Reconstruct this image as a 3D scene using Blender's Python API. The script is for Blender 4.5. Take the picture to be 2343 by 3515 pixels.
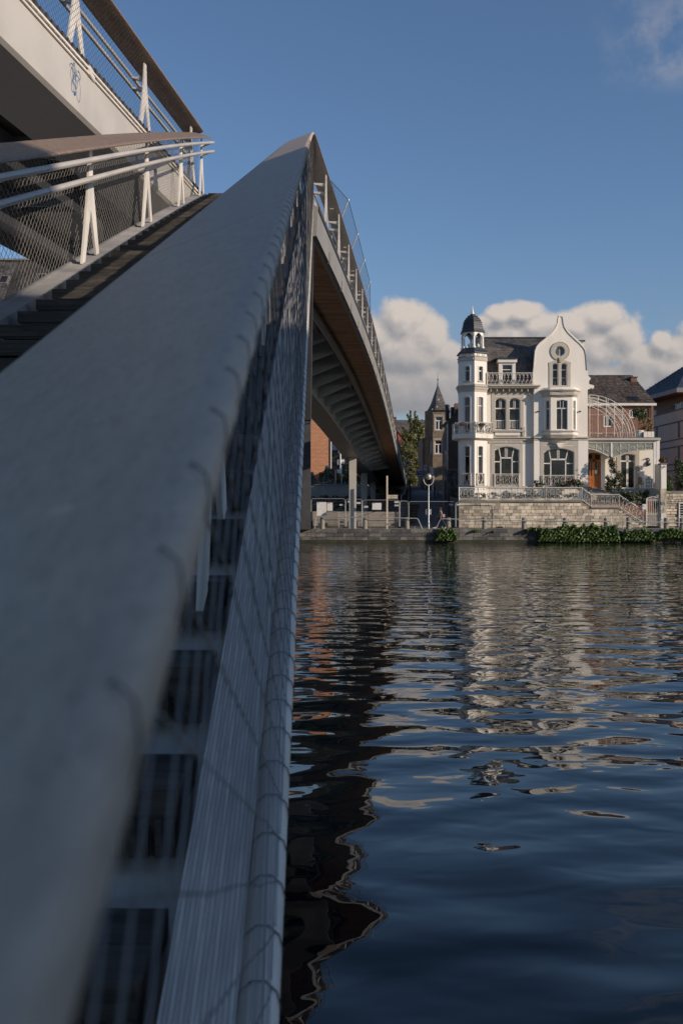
import bpy, math, random
from mathutils import Vector, Matrix
from mathutils.geometry import tessellate_polygon
random.seed(7)
R = math.radians
sc = bpy.context.scene
for _o in list(bpy.data.objects):
    bpy.data.objects.remove(_o)
COL = sc.collection
CH = 2.4          # eye height above the water; scene code below is written relative to the eye
FP = 3417.0       # 35 mm lens expressed in pixels of the photograph
# ------------------------------------------------------------------ camera
cam = bpy.data.cameras.new('camera')
cam.lens = 35.0; cam.sensor_fit = 'VERTICAL'; cam.sensor_height = 36.0; cam.sensor_width = 24.0
cam.clip_start = 0.05; cam.clip_end = 3000
cam.dof.use_dof = True; cam.dof.focus_distance = 14; cam.dof.aperture_fstop = 6.3
camo = bpy.data.objects.new('camera', cam); COL.objects.link(camo)
camo.location = (0, 0, CH); camo.rotation_euler = (R(90), 0, 0)
sc.camera = camo
# ------------------------------------------------------------------ sun and sky
SE, SA = R(18), R(60)       # elevation, azimuth (from behind the camera towards the right)
sunv = Vector((math.cos(SE)*math.sin(SA), -math.cos(SE)*math.cos(SA), math.sin(SE)))
sl_ = bpy.data.lights.new('sun', 'SUN'); sl_.energy = 4.8; sl_.angle = R(0.5); sl_.color = (1.0, 0.85, 0.70)
so = bpy.data.objects.new('sun', sl_); COL.objects.link(so)
so.rotation_euler = sunv.to_track_quat('Z', 'Y').to_euler(); so.location = (40, -20, 40)
sc.view_settings.view_transform = 'Standard'; sc.view_settings.look = 'None'
sc.view_settings.exposure = -0.20; sc.view_settings.gamma = 1.0; sc.view_settings.use_curve_mapping = False
sc.cycles.max_bounces = 6; sc.cycles.glossy_bounces = 4; sc.cycles.diffuse_bounces = 3
sc.cycles.caustics_reflective = False; sc.cycles.caustics_refractive = False
sc.cycles.use_denoising = True
W = bpy.data.worlds.new('World'); sc.world = W; W.use_nodes = True
SKY_STRENGTH = 0.135
class NT:
    """tiny node helper"""
    def __init__(s, nt): s.nt = nt
    def n(s, t, **k):
        x = s.nt.nodes.new(t)
        for a, b in k.items(): setattr(x, a, b)
        return x
    def l(s, a, b): s.nt.links.new(a, b)
    def put(s, sock, v):
        if isinstance(v, (int, float)): sock.default_value = v
        elif isinstance(v, tuple):
            sock.default_value = v if len(v) == len(sock.default_value) else tuple(v)+(1,)
        else: s.l(v, sock)
    def m(s, op, a, b=None, c=None, clamp=False):
        x = s.n('ShaderNodeMath', operation=op, use_clamp=clamp)
        s.put(x.inputs[0], a)
        if b is not None: s.put(x.inputs[1], b)
        if c is not None: s.put(x.inputs[2], c)
        return x.outputs[0]
    def mix(s, f, a, b, mode='MIX'):
        x = s.n('ShaderNodeMix', data_type='RGBA', blend_type=mode)
        s.put(x.inputs[0], f); s.put(x.inputs[6], a); s.put(x.inputs[7], b)
        return x.outputs[2]
    def ramp(s, v, lo, hi, a=0.0, b=1.0, smooth=True):
        x = s.n('ShaderNodeMapRange', interpolation_type='SMOOTHSTEP' if smooth else 'LINEAR')
        s.put(x.inputs[0], v); x.inputs[1].default_value = lo; x.inputs[2].default_value = hi
        x.inputs[3].default_value = a; x.inputs[4].default_value = b
        return x.outputs[0]
    def noise(s, vec, scale, detail=3, rough=.5, dist=0, dims='3D'):
        x = s.n('ShaderNodeTexNoise', noise_dimensions=dims)
        if vec is not None: s.l(vec, x.inputs['Vector'])
        x.inputs['Scale'].default_value = scale; x.inputs['Detail'].default_value = detail
        x.inputs['Roughness'].default_value = rough; x.inputs['Distortion'].default_value = dist
        return x.outputs[0]
def build_world():
    t = NT(W.node_tree); W.node_tree.nodes.clear()
    out = t.n('ShaderNodeOutputWorld'); bg = t.n('ShaderNodeBackground')
    sky = t.n('ShaderNodeTexSky', sky_type='NISHITA')
    sky.sun_disc = False; sky.sun_elevation = SE; sky.sun_rotation = math.atan2(sunv.x, sunv.y)
    sky.air_density = 1.0; sky.dust_density = 0.3; sky.ozone_density = 2.6; sky.altitude = 100
    tc = t.n('ShaderNodeTexCoord'); sep = t.n('ShaderNodeSeparateXYZ'); t.l(tc.outputs['Generated'], sep.inputs[0])
    x, y, z = sep.outputs
    ya = t.m('MAXIMUM', y, .05)
    u = t.m('DIVIDE', x, ya); w = t.m('DIVIDE', z, ya)
    # density group of the cumulus banks that stand beyond the town
    blobs = [(1380,1105,100,80),(1300,1150,90,80),(1470,1165,105,95),(1545,1215,70,70),(1380,1210,200,110),(1330,1330,230,110),(1480,1330,180,110),
             (1660,1105,70,35),(1715,1085,70,40),(1790,1075,85,45),(1860,1120,110,60),(1740,1150,130,70),(1970,1120,130,60),(2065,1095,95,60),
             (2130,1150,95,80),(2060,1190,150,90),(2275,1175,55,45),(2330,1195,70,60),(2200,1250,110,80),(2320,1270,140,80),(2120,1310,220,90),(1850,1250,300,100),
             (2420,1180,120,90),(2560,1220,160,110),(900,1290,220,90),(650,1240,160,80),(420,1300,260,90),(150,1330,200,80),(-150,1290,220,100),(2800,1290,240,100)]
    g = bpy.data.node_groups.new('cumulus_density', 'ShaderNodeTree')
    g.interface.new_socket('U', in_out='INPUT', socket_type='NodeSocketFloat')
    g.interface.new_socket('W', in_out='INPUT', socket_type='NodeSocketFloat')
    g.interface.new_socket('D', in_out='OUTPUT', socket_type='NodeSocketFloat')
    q = NT(g); gi = q.n('NodeGroupInput'); go = q.n('NodeGroupOutput')
    cmb = q.n('ShaderNodeCombineXYZ'); q.l(gi.outputs[0], cmb.inputs[0]); q.l(gi.outputs[1], cmb.inputs[1])
    nz = q.n('ShaderNodeTexNoise'); q.l(cmb.outputs[0], nz.inputs['Vector']); nz.inputs['Scale'].default_value = 20; nz.inputs['Detail'].default_value = 8; nz.inputs['Roughness'].default_value = .56
    nz2 = q.noise(cmb.outputs[0], 7, 2)
    acc = None
    for bx, by, rx, ry in blobs:
        du = q.m('MULTIPLY', q.m('SUBTRACT', gi.outputs[0], (bx-1171.5)/FP), FP/rx)
        dw = q.m('MULTIPLY', q.m('SUBTRACT', gi.outputs[1], (1757-by)/FP), FP/ry)
        d = q.m('SUBTRACT', 1.0, q.m('SQRT', q.m('ADD', q.m('MULTIPLY', du, du), q.m('MULTIPLY', dw, dw))))
        acc = d if acc is None else q.m('SMOOTH_MAX', acc, d, .12)
    acc = q.m('MINIMUM', acc, .75)
    tot = q.m('ADD', acc, q.m('MULTIPLY', q.m('SUBTRACT', nz.outputs[0], .5), 1.85))
    tot = q.m('ADD', tot, q.m('MULTIPLY', q.m('SUBTRACT', nz2, .5), .7))
    q.l(tot, go.inputs[0])
    def dens(uu, ww):
        k = t.n('ShaderNodeGroup'); k.node_tree = g
        t.put(k.inputs[0], uu); t.put(k.inputs[1], ww)
        return k.outputs[0]
    d0 = dens(u, w)
    d1 = dens(t.m('ADD', u, .006), t.m('ADD', w, .010))
    front = t.ramp(y, .05, .2)
    low = t.ramp(w, .0, .02)
    alpha = t.m('MULTIPLY', t.m('MULTIPLY', t.ramp(d0, -.16, .30), front), low)
    lit = t.m('ADD', t.m('MULTIPLY', t.m('SUBTRACT', d0, d1), 1.25), .54, clamp=True)
    hgt = t.ramp(w, .09, .20, 0.25, 1.0)
    lit = t.m('MULTIPLY', lit, hgt, clamp=True)
    ccol = t.mix(lit, CLOUD_DARK, CLOUD_LIT)
    # thin wisps and a pale bank low down, any azimuth
    nv = t.noise(tc.outputs['Generated'], 9, 6, .6)
    wis = t.m('MULTIPLY', t.ramp(nv, .50, .72), t.m('MULTIPLY', t.ramp(z, .02, .07), t.ramp(z, .24, .10)))
    hz = t.ramp(z, .30, .0)
    tint = t.mix(1.0, sky.outputs[0], (.85, .90, .99), 'MULTIPLY')
    base = t.mix(t.m('MULTIPLY', hz, .55), tint, HAZE_COL)
    base = t.mix(t.m('MULTIPLY', wis, .5), base, CLOUD_DARK)
    # a few torn scraps high on the right
    wv = t.noise(tc.outputs['Generated'], 16, 7, .62)
    sx = t.m('MULTIPLY', t.ramp(u, .235, .33), t.m('MULTIPLY', t.ramp(w, .415, .45), t.ramp(w, .56, .48)))
    base = t.mix(t.m('MULTIPLY', t.m('MULTIPLY', t.ramp(wv, .44, .66), sx), .25), base, CLOUD_LIT)
    col = t.mix(alpha, base, ccol)
    t.l(col, bg.inputs[0]); bg.inputs[1].default_value = SKY_STRENGTH
    t.l(bg.outputs[0], out.inputs[0])
CLOUD_LIT = (5.3, 4.75, 4.35); CLOUD_DARK = (2.35, 2.4, 2.6); HAZE_COL = (1.75, 2.3, 2.95)
build_world()
# ------------------------------------------------------------------ materials
MATS = {}
def mat(name, col, rough=.6, metal=0., var=.12, scale=3., bump=.0, bscale=30., spec=None, stretch=None, col2=None, thr=None, speck=None):
    if name in MATS: return MATS[name]
    m = bpy.data.materials.new(name); m.use_nodes = True
    t = NT(m.node_tree); b = m.node_tree.nodes['Principled BSDF']
    b.inputs['Roughness'].default_value = rough; b.inputs['Metallic'].default_value = metal
    if spec is not None: b.inputs['Specular IOR Level'].default_value = spec
    tc = t.n('ShaderNodeTexCoord'); vec = tc.outputs['Object']
    if stretch:
        mp = t.n('ShaderNodeMapping'); mp.inputs['Scale'].default_value = stretch; t.l(vec, mp.inputs[0]); vec = mp.outputs[0]
    n1 = t.noise(vec, scale, 6, .6); n2 = t.noise(vec, scale*.23, 2, .5)
    c = Vector(col)
    dk = tuple(c*(1-2.2*var)); lt = tuple(c*(1+1.6*var))
    f = t.m('ADD', t.m('MULTIPLY', n1, .6), t.m('MULTIPLY', n2, .4))
    res = t.mix(t.ramp(f, .32, .68), dk+(1,), lt+(1,))
    if col2:
        lo, hi = thr or (.55, .62)
        res = t.mix(t.ramp(t.noise(vec, scale*.6, 5, .65), lo, hi), res, tuple(col2)+(1,))
    if speck:
        sn = t.noise(tc.outputs['Object'], speck[0], 2, .7); res = t.mix(t.m('MULTIPLY', t.ramp(sn, speck[1], speck[1]+.05), speck[2]), res, tuple(c*.35)+(1,))
        sw = t.noise(tc.outputs['Object'], speck[0]*.35, 3, .7); res = t.mix(t.m('MULTIPLY', t.ramp(sw, .66, .70), .5), res, tuple(c*1.5)+(1,))
    t.l(res, b.inputs['Base Color'])
    t.l(t.m('ADD', t.m('MULTIPLY', n1, .25), rough-.12, clamp=True), b.inputs['Roughness'])
    if bump:
        bp = t.n('ShaderNodeBump'); bp.inputs['Strength'].default_value = 1; bp.inputs['Distance'].default_value = bump
        t.l(t.noise(vec, bscale, 4, .6), bp.inputs['Height']); t.l(bp.outputs[0], b.inputs['Normal'])
    MATS[name] = m; return m
def brickmat(name, c1, c2, mortar, sc_=1., bw=.22, bh=.065, var=.3):
    m = bpy.data.materials.new(name); m.use_nodes = True
    t = NT(m.node_tree); b = m.node_tree.nodes['Principled BSDF']; b.inputs['Roughness'].default_value = .85
    tc = t.n('ShaderNodeTexCoord'); sp = t.n('ShaderNodeSeparateXYZ'); t.l(tc.outputs['Object'], sp.inputs[0])
    cb = t.n('ShaderNodeCombineXYZ'); t.l(t.m('ADD', sp.outputs[0], sp.outputs[1]), cb.inputs[0]); t.l(sp.outputs[2], cb.inputs[1])
    br = t.n('ShaderNodeTexBrick'); t.l(cb.outputs[0], br.inputs[0])
    br.inputs['Color1'].default_value = c1+(1,); br.inputs['Color2'].default_value = c2+(1,); br.inputs['Mortar'].default_value = mortar+(1,)
    br.inputs['Scale'].default_value = sc_; br.inputs['Brick Width'].default_value = bw; br.inputs['Row Height'].default_value = bh
    br.inputs['Mortar Size'].default_value = bh*.13; br.inputs['Bias'].default_value = -.1
    n = t.noise(tc.outputs['Object'], 1.3, 5, .65)
    r = t.mix(t.m('MULTIPLY', t.ramp(n, .35, .7), var*1.6), br.outputs[0], tuple(Vector(c1)*.35)+(1,))
    t.l(r, b.inputs['Base Color'])
    bp = t.n('ShaderNodeBump'); bp.inputs['Distance'].default_value = .01; t.l(t.m('SUBTRACT', 1, br.outputs[1]), bp.inputs['Height']); t.l(bp.outputs[0], b.inputs['Normal'])
    return m
def glassmat(name, col=(.02,.025,.03), rough=.05):
    m = bpy.data.materials.new(name); m.use_nodes = True
    t = NT(m.node_tree); b = m.node_tree.nodes['Principled BSDF']
    tc = t.n('ShaderNodeTexCoord')
    n = t.noise(tc.outputs['Object'], .9, 3, .6)
    t.l(t.mix(t.ramp(n, .3, .7), tuple(Vector(col)*.4)+(1,), tuple(Vector(col)*1.9)+(1,)), b.inputs['Base Color'])
    b.inputs['Roughness'].default_value = rough; b.inputs['Specular IOR Level'].default_value = .5
    bp = t.n('ShaderNodeBump'); bp.inputs['Distance'].default_value = .01; t.l(t.noise(tc.outputs['Object'], 1.6, 2), bp.inputs['Height']); t.l(bp.outputs[0], b.inputs['Normal'])
    return m
def leafmat(name, col, col2):
    m = bpy.data.materials.new(name); m.use_nodes = True
    t = NT(m.node_tree); b = m.node_tree.nodes['Principled BSDF']; b.inputs['Roughness'].default_value = .5
    tc = t.n('ShaderNodeTexCoord')
    n = t.noise(tc.outputs['Object'], 2.5, 5, .7); n2 = t.noise(tc.outputs['Object'], 14, 2, .6)
    f = t.ramp(t.m('ADD', t.m('MULTIPLY', n, .5), t.m('MULTIPLY', n2, .5)), .35, .66)
    r = t.mix(f, col+(1,), col2+(1,)); t.l(r, b.inputs['Base Color'])
    b.inputs['Subsurface Weight'].default_value = 0
    return m
# ------------------------------------------------------------------ mesh builder
class M:
    def __init__(s): s.v = []; s.f = []
    def add(s, vs, fs):
        o = len(s.v); s.v += [tuple(p) for p in vs]; s.f += [tuple(i+o for i in f) for f in fs]; return s
    def hexa(s, p):   # p: 4 bottom ccw, 4 top ccw
        return s.add(p, [(3,2,1,0),(4,5,6,7),(0,1,5,4),(1,2,6,5),(2,3,7,6),(3,0,4,7)])
    def box(s, x0, x1, y0, y1, z0, z1):
        return s.hexa([(x0,y0,z0),(x1,y0,z0),(x1,y1,z0),(x0,y1,z0),(x0,y0,z1),(x1,y0,z1),(x1,y1,z1),(x0,y1,z1)])
    def loft(s, secs, closed=True, caps=True):
        n = len(secs[0]); vs = [p for q in secs for p in q]; fs = []
        for i in range(len(secs)-1):
            for j in range(n if closed else n-1):
                a, b = i*n+j, i*n+(j+1) % n
                fs.append((a, b, b+n, a+n))
        if caps and closed:
            fs.append(tuple(range(n-1, -1, -1))); fs.append(tuple((len(secs)-1)*n+k for k in range(n)))
        return s.add(vs, fs)
    def tube(s, pts, r, n=6, caps=True):
        pts = [Vector(p) for p in pts]; secs = []
        rr = r if isinstance(r, (list, tuple)) else [r]*len(pts)
        up = None
        for i, p in enumerate(pts):
            d = (pts[min(i+1, len(pts)-1)]-pts[max(i-1, 0)]).normalized()
            if up is None:
                up = Vector((0,0,1)) if abs(d.z) < .9 else Vector((0,1,0))
            a = d.cross(up).normalized(); b = a.cross(d).normalized(); up = b
            secs.append([p+(a*math.cos(2*math.pi*k/n)+b*math.sin(2*math.pi*k/n))*rr[i] for k in range(n)])
        return s.loft(secs, True, caps)
    def lathe(s, cx, cy, prof, n=16, a0=0., caps=True):
        secs = [[(cx+r*math.cos(a0+2*math.pi*k/n), cy+r*math.sin(a0+2*math.pi*k/n), z) for k in range(n)] for r, z in prof]
        return s.loft(secs, True, caps)
    def ext(s, poly, vec):   # planar polygon extruded
        n = len(poly); p = [Vector(q) for q in poly]; w = Vector(vec)
        vs = p+[q+w for q in p]
        return s.add(vs, [tuple(range(n)), tuple(range(2*n-1, n-1, -1))]+[(i, i+n, (i+1) % n+n, (i+1) % n) for i in range(n)])
    def ph(s, fr, outer, holes, d0, d1, back=True, osides=True, hsides=True):
        loops = [outer]+holes
        tri = tessellate_polygon([[Vector((a, b, 0)) for a, b in l] for l in loops])
        flat = [q for l in loops for q in l]
        n = len(flat); vs = [fr(a, b, d0) for a, b in flat]+[fr(a, b, d1) for a, b in flat]; fs = []
        def ar(t): 
            (x0,y0),(x1,y1),(x2,y2) = [flat[k] for k in t]
            return (x1-x0)*(y2-y0)-(x2-x0)*(y1-y0)
        for t in tri:
            t = tuple(t)
            if ar(t) < 0: t = t[::-1]
            fs.append(t)
            if back: fs.append(tuple(k+n for k in t[::-1]))
        o = 0
        for li, l in enumerate(loops):
            m = len(l); area = sum(l[i][0]*l[(i+1) % m][1]-l[(i+1) % m][0]*l[i][1] for i in range(m))
            if (li == 0 and osides) or (li > 0 and hsides):
                for i in range(m):
                    a, b = o+i, o+(i+1) % m
                    q = (a, a+n, b+n, b)
                    if (area > 0) == (li > 0): q = q[::-1]
                    fs.append(q)
            o += m
        return s.add(vs, fs)
    def build(s, name, m, parent=None, smooth=False, world=True, shift=True):
        me = bpy.data.meshes.new(name)
        dz = CH if (world and shift) else 0
        me.from_pydata([(a, b, c+dz) for a, b, c in s.v], [], s.f)
        me.materials.append(m)
        if smooth:
            me.polygons.foreach_set('use_smooth', [True]*len(me.polygons))
            try: me.set_sharp_from_angle(angle=R(38))
            except Exception: pass
        me.update()
        return link(me, name, parent, world)
def link(me, name, parent=None, world=True):
    o = bpy.data.objects.new(name, me); COL.objects.link(o)
    if parent is not None:
        o.parent = parent
        if world and parent.parent is None and parent.type == 'EMPTY':
            o.matrix_parent_inverse = Matrix.Translation(-parent.location)
    return o
def tag(o, label=None, cat=None, group=None, kind=None):
    for k, v in (('label', label), ('category', cat), ('group', group), ('kind', kind)):
        if v: o[k] = v
    return o
def thing(name, label, cat, loc=(0,0,0), group=None, rz=0):
    o = bpy.data.objects.new(name, None); COL.objects.link(o); o.empty_display_size = .3
    o.location = (loc[0], loc[1], loc[2]+CH); o.rotation_euler = (0,0,rz)
    return tag(o, label, cat, group)
KIDS = {}
def copy_tree(o, parent=None):
    c = o.copy(); COL.objects.link(c)
    if parent: c.parent = parent; c.matrix_parent_inverse = o.matrix_parent_inverse.copy()
    for ch in [x for x in bpy.data.objects if x.parent == o and x is not c]: copy_tree(ch, c)
    return c
def U(u, Y): return (u-1171.5)*Y/FP
def V(v, Y): return (1757-v)*Y/FP
def plane(Y0): return lambda s, z, d: (s, Y0+d, z)
def pq(Y, *pts): return [(U(a, Y), V(b, Y)) for a, b in pts]
def rect(u0, v0, u1, v1, Y): return pq(Y, (u0,v1),(u1,v1),(u1,v0),(u0,v0))
def arched(u0, v0, u1, v1, Y, rise=0, n=8):
    """opening with a segmental head; v0 top of the crown"""
    if rise <= 0: return rect(u0, v0, u1, v1, Y)
    pts = [(u0, v1), (u1, v1)]
    for i in range(n+1):
        k = i/n; pts.append((u1+(u0-u1)*k, v0+rise*(2*k-1)**2))
    return pq(Y, *pts)
# materials used throughout
steel_lt = mat('painted_steel', (.50,.47,.43), .42, 0, .05, 1.2, .0006, 60)
steel_in = mat('galvanised_steel', (.68,.63,.575), .42, .1, .10, 4, .0005, 80)
wire_n = mat('near_wire', (.22,.22,.22), .45, .3, .1, 9)
rim_m = mat('polished_rim', (.64,.55,.46), .5, .05, .08, 7, .0006, 50)
pier_m = mat('pier_paint', (.05,.052,.055), .85, 0, .15, 1.5, .003, 30)
wire_m = mat('stainless_wire', (.30,.29,.27), .4, .3, .1, 9)
steel_band = mat('stringer_steel_darkened', (.27,.26,.25), .5, .1, .14, 3, .001, 40)  # left-side copy of the stringer steel, darkened in colour against the sunlight
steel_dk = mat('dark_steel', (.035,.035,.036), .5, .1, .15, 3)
steel_post = mat('post_paint', (.74,.70,.64), .45, 0, .06, 3)
wood_gr = mat('weathered_handrail', (.54,.43,.335), .5, 0, .06, 16, .0003, 120, stretch=(9,.5,9), col2=(.45,.355,.275), thr=(.52,.62), speck=(60,.68,.5))  # handrail wood for the near rail, colour lightened and warmed against blue shade
wood_lf = mat('handrail_sun_darkened', (.26,.185,.135), .5, 0, .14, 14, .0006, 90, stretch=(8,.6,8), col2=(.17,.125,.095), thr=(.5,.64))  # same handrail wood, colour darkened to offset the sun on these rails
wood_tr = mat('tread_wood', (.068,.058,.049), .6, 0, .3, 8, .002, 50, stretch=(.5,5,5))
wood_so = mat('soffit_wood', (.52,.30,.165), .6, 0, .25, 4, .001, 40, stretch=(.4,4,4))
steel_far = mat('weathered_paint', (.25,.235,.21), .5, 0, .07, 1.0, .001, 40)
steel_rib = mat('rib_steel', (.40,.44,.48), .55, 0, .06, 1.2)
# ------------------------------------------------------------------ setting
def watermat():
    m = bpy.data.materials.new('river_water'); m.use_nodes = True
    t = NT(m.node_tree); b = m.node_tree.nodes['Principled BSDF']
    b.inputs['Base Color'].default_value = (.002,.005,.008,1); b.inputs['Roughness'].default_value = .01
    b.inputs['IOR'].default_value = 1.4
    tc = t.n('ShaderNodeTexCoord')
    def lay(sx, sy, scale, det, rough=.5, rot=0.):
        mp = t.n('ShaderNodeMapping'); mp.inputs['Scale'].default_value = (sx, sy, 1); mp.inputs['Rotation'].default_value = (0,0,rot)
        t.l(tc.outputs['Object'], mp.inputs[0]); return t.noise(mp.outputs[0], scale, det, rough, .3)
    a = lay(.75, 1.15, 1.25, 0, rot=.25)      # long swell, about a metre
    c = lay(.8, 1.2, 2.9, 1, .45, rot=-.2)  # ripples
    d = lay(.9, 1.0, 7.0, 1, .5)
    p = lay(1, 1, .045, 2)                 # wind patches
    sp = t.n('ShaderNodeSeparateXYZ'); t.l(tc.outputs['Object'], sp.inputs[0])
    far = t.ramp(sp.outputs[1], 7, 50, .42, 1.0, False)
    pat = t.m('MULTIPLY', t.ramp(p, .35, .65, .6, 1.3), far)
    h = t.m('ADD', t.m('MULTIPLY', a, .056), t.m('MULTIPLY', t.m('MULTIPLY', c, .021), pat))
    h = t.m('ADD', h, t.m('MULTIPLY', t.m('MULTIPLY', d, .0028), t.m('MULTIPLY', pat, far)))
    bp = t.n('ShaderNodeBump'); bp.inputs['Distance'].default_value = 1.0; bp.inputs['Strength'].default_value = 1.0
    t.l(h, bp.inputs['Height']); t.l(bp.outputs[0], b.inputs['Normal'])
    return m
WL = -2.4
w_ = M().add([(-500,-40,WL),(600,-40,WL),(600,78.2,WL),(-500,78.2,WL)], [(0,1,2,3)]).build('river_water', watermat())
tag(w_, 'dark blue rippled river between the footbridge and the far quay', 'river', kind='structure')
def gz(Y):      # height of the rising ground behind the far quay
    if Y < 84.5: return -1.35
    if Y < 140: return -1.35+(Y-84.5)*.0901
    return 3.65+(min(Y,400)-140)*.004
asphalt = mat('street_asphalt', (.15,.148,.145), .85, 0, .15, 2, .004, 25)
paving = mat('quay_paving', (.22,.20,.175), .85, 0, .15, 1.5, .004, 20)
soil = mat('bare_soil', (.09,.065,.045), .95, 0, .35, .8, .06, 4, col2=(.17,.14,.10))
grassm = mat('rough_grass', (.05,.07,.025), .95, 0, .3, .5, .05, 5)
g = M(); ys = [84.0,84.5]+[86+2*i for i in range(28)]+[160,200,260,400,900]
xs = [-900,-200,-60]+[-30+3*i for i in range(31)]+[100,200,900]
vs = [(x, y, gz(y)-.06+(0 if y < 86 else random.uniform(-.05,.05))) for y in ys for x in xs]
nx = len(xs); g.add(vs, [(j*nx+i, j*nx+i+1, (j+1)*nx+i+1, (j+1)*nx+i) for j in range(len(ys)-1) for i in range(nx-1)])
tag(g.build('ground', soil, smooth=True), 'dark bare earth sloping up behind the quay', 'ground', kind='structure')
def SX(Y, k): return (5.85 if k == 0 else 10.2)+.072*(Y-85)   # street edges
g = M(); ys = [84.3]+[86+3*i for i in range(19)]+[150,190,300]
vs = []
for y in ys: vs += [(SX(y,0), y, gz(y)+.03), (SX(y,1), y, gz(y)+.03)]
g.add(vs, [(2*i, 2*i+1, 2*i+3, 2*i+2) for i in range(len(ys)-1)])
tag(g.build('street', asphalt), 'grey asphalt street climbing away from the quay', 'street', kind='structure')
g = M().box(-300,300,78.0,84.3,-1.45,-1.35)
tag(g.build('quay_promenade', paving), 'pale paved promenade along the quay edge', 'promenade', kind='structure')
g = M().box(-200,60,-60,-2.2,-6,-1.75)
tag(g.build('near_quay', paving), 'near bank paving behind the stair foot', 'quay', kind='structure')
# quay wall: each block is its own piece
stoneQ = mat('quay_stone', (.15,.14,.125), .85, 0, .22, 2.2, .012, 12, col2=(.25,.235,.21), thr=(.5,.7))
stoneQ2 = mat('quay_stone_dark', (.085,.083,.08), .85, 0, .22, 2.2, .012, 12)
mortar = mat('mortar', (.17,.16,.145), .9, 0, .1, 5, .004, 30)
algae = mat('waterline_algae', (.035,.037,.018), .8, 0, .3, 3, .006, 20)
qw = thing('quay_wall', 'low stone block quay wall above the waterline on the far bank', 'wall', (10,78,-2.4))
M().box(-300,300,78.03,79.0,-4,-1.46).build('core', mortar, qw)
cubes = {}
def stone(parent, x0, x1, y, z0, z1, m, depth=.25, name='stone', jit=.012, dx=0, axis=None):
    """one block with slightly uneven corners"""
    j = lambda a=jit: random.uniform(-a, a)
    f = random.uniform(0, jit*1.5)
    p = [(x0+j(),y-f+j(.004),z0+j(.006)),(x1+j(),y-f+j(.004),z0+j(.006)),(x1,y+depth,z0),(x0,y+depth,z0),
         (x0+j(),y-f+j(.004),z1+j(.006)),(x1+j(),y-f+j(.004),z1+j(.006)),(x1,y+depth,z1),(x0,y+depth,z1)]
    return M().hexa(p).build(name, m, parent)
rows = [(-1.62,-1.33,1.4,2.4),(-1.93,-1.65,.6,1.3),(-2.20,-1.96,.5,1.2)]
for z0, z1, a, b in rows:
    x = -4.5
    while x < 28:
        l = random.uniform(a, b)
        stone(qw, x, x+l-.03, 77.98, z0, z1, random.choice([stoneQ,stoneQ,stoneQ2]), .4)
        x += l
M().box(-300,-4.52,77.99,78.02,-2.2,-1.34).box(28.9,300,77.99,78.02,-2.2,-1.34).build('wall_end', stoneQ, qw)
M().box(-300,300,77.9,78.03,-3,-2.23).build('waterline_course', algae, qw)
# ------------------------------------------------------------------ THE FOOTBRIDGE
bridge = thing('footbridge', 'pale steel footbridge with timber stair, wire mesh railings and long curved deck over the river', 'bridge', (-2,20.5,0))
def slz(Y): return .397*Y-.0011*max(0, Y-10)**2
def S(a, d, Y): return (-.0239*Y-a, Y, slz(Y)-d)
YT = 20.3
zt = [(18,7.6),(20.3,7.76),(23.8,7.95),(27.3,8.12),(34.7,8.40),(41.3,8.56),(47.7,8.60),(54.8,8.50),(61.7,8.30),(70,7.98),(79.6,7.53),(95,6.86),(110,6.35),(125.6,5.8),(145,4.75),(150,4.5)]
def interp(tb, x):
    if x <= tb[0][0]: return tb[0][1]
    for (a, b), (c, d) in zip(tb, tb[1:]):
        if x <= c: return b+(d-b)*(x-a)/(c-a)
    return tb[-1][1]
def zr(Y): return (interp(zt, Y-3)+interp(zt, Y)+interp(zt, Y+3))/3 if Y > 23.5 else interp(zt, Y)
def FR(Y, off, dz): return (-2.164+.08*Y-off, Y, zr(Y)+dz)
def Fx(Y):
    if Y <= YT: return -4.83+.093*Y
    k = min(1, (Y-YT)/22); k = k*k*(3-2*k)
    return (-4.83+.093*Y)*(1-k)+(-5.264+.08*Y)*k
def zdk(Y):
    if Y <= YT: return 5.45+.054*Y
    k = min(1, (Y-YT)/18); return (5.45+.054*Y)*(1-k)+(zr(Y)-1.45)*k
def MD(Y, off, dz): return (Fx(Y)-off, Y, zdk(Y)+1.45+dz)
def SR(Y, off, dz): return S(.065+off, .20-dz, Y)
def SLf(Y, off, dz): return S(2.50-off, .20-dz, Y)
def frange(a, b, st):
    n = max(1, int(math.ceil((b-a)/st))); return [a+(b-a)*i/n for i in range(n+1)]
def sweep(mb, fn, sec, ys, caps=True):
    return mb.loft([[fn(y, o, z) for o, z in sec] for y in ys], True, caps)
RSEC = [(.0,-.040),(.0,-.026),(.003,-.016),(.009,-.009),(.018,-.0065),(.018,-.04),(.01,-.046)]
HSEC = [(.31,-.1155),(.036,-.0120),(.020,-.006),(.010,-.0075),(.003,-.015),(.0,-.025),(.0,-.040),(.01,-.047),(.33,-.172),(.345,-.168),(.354,-.152),(.350,-.137),(.338,-.126)]
TUBE8 = [(math.cos(math.pi*k/5), math.sin(math.pi*k/5)) for k in range(10)]
def circ(o, z, r): return [(o+r*c, z+r*s) for c, s in TUBE8]
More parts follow.
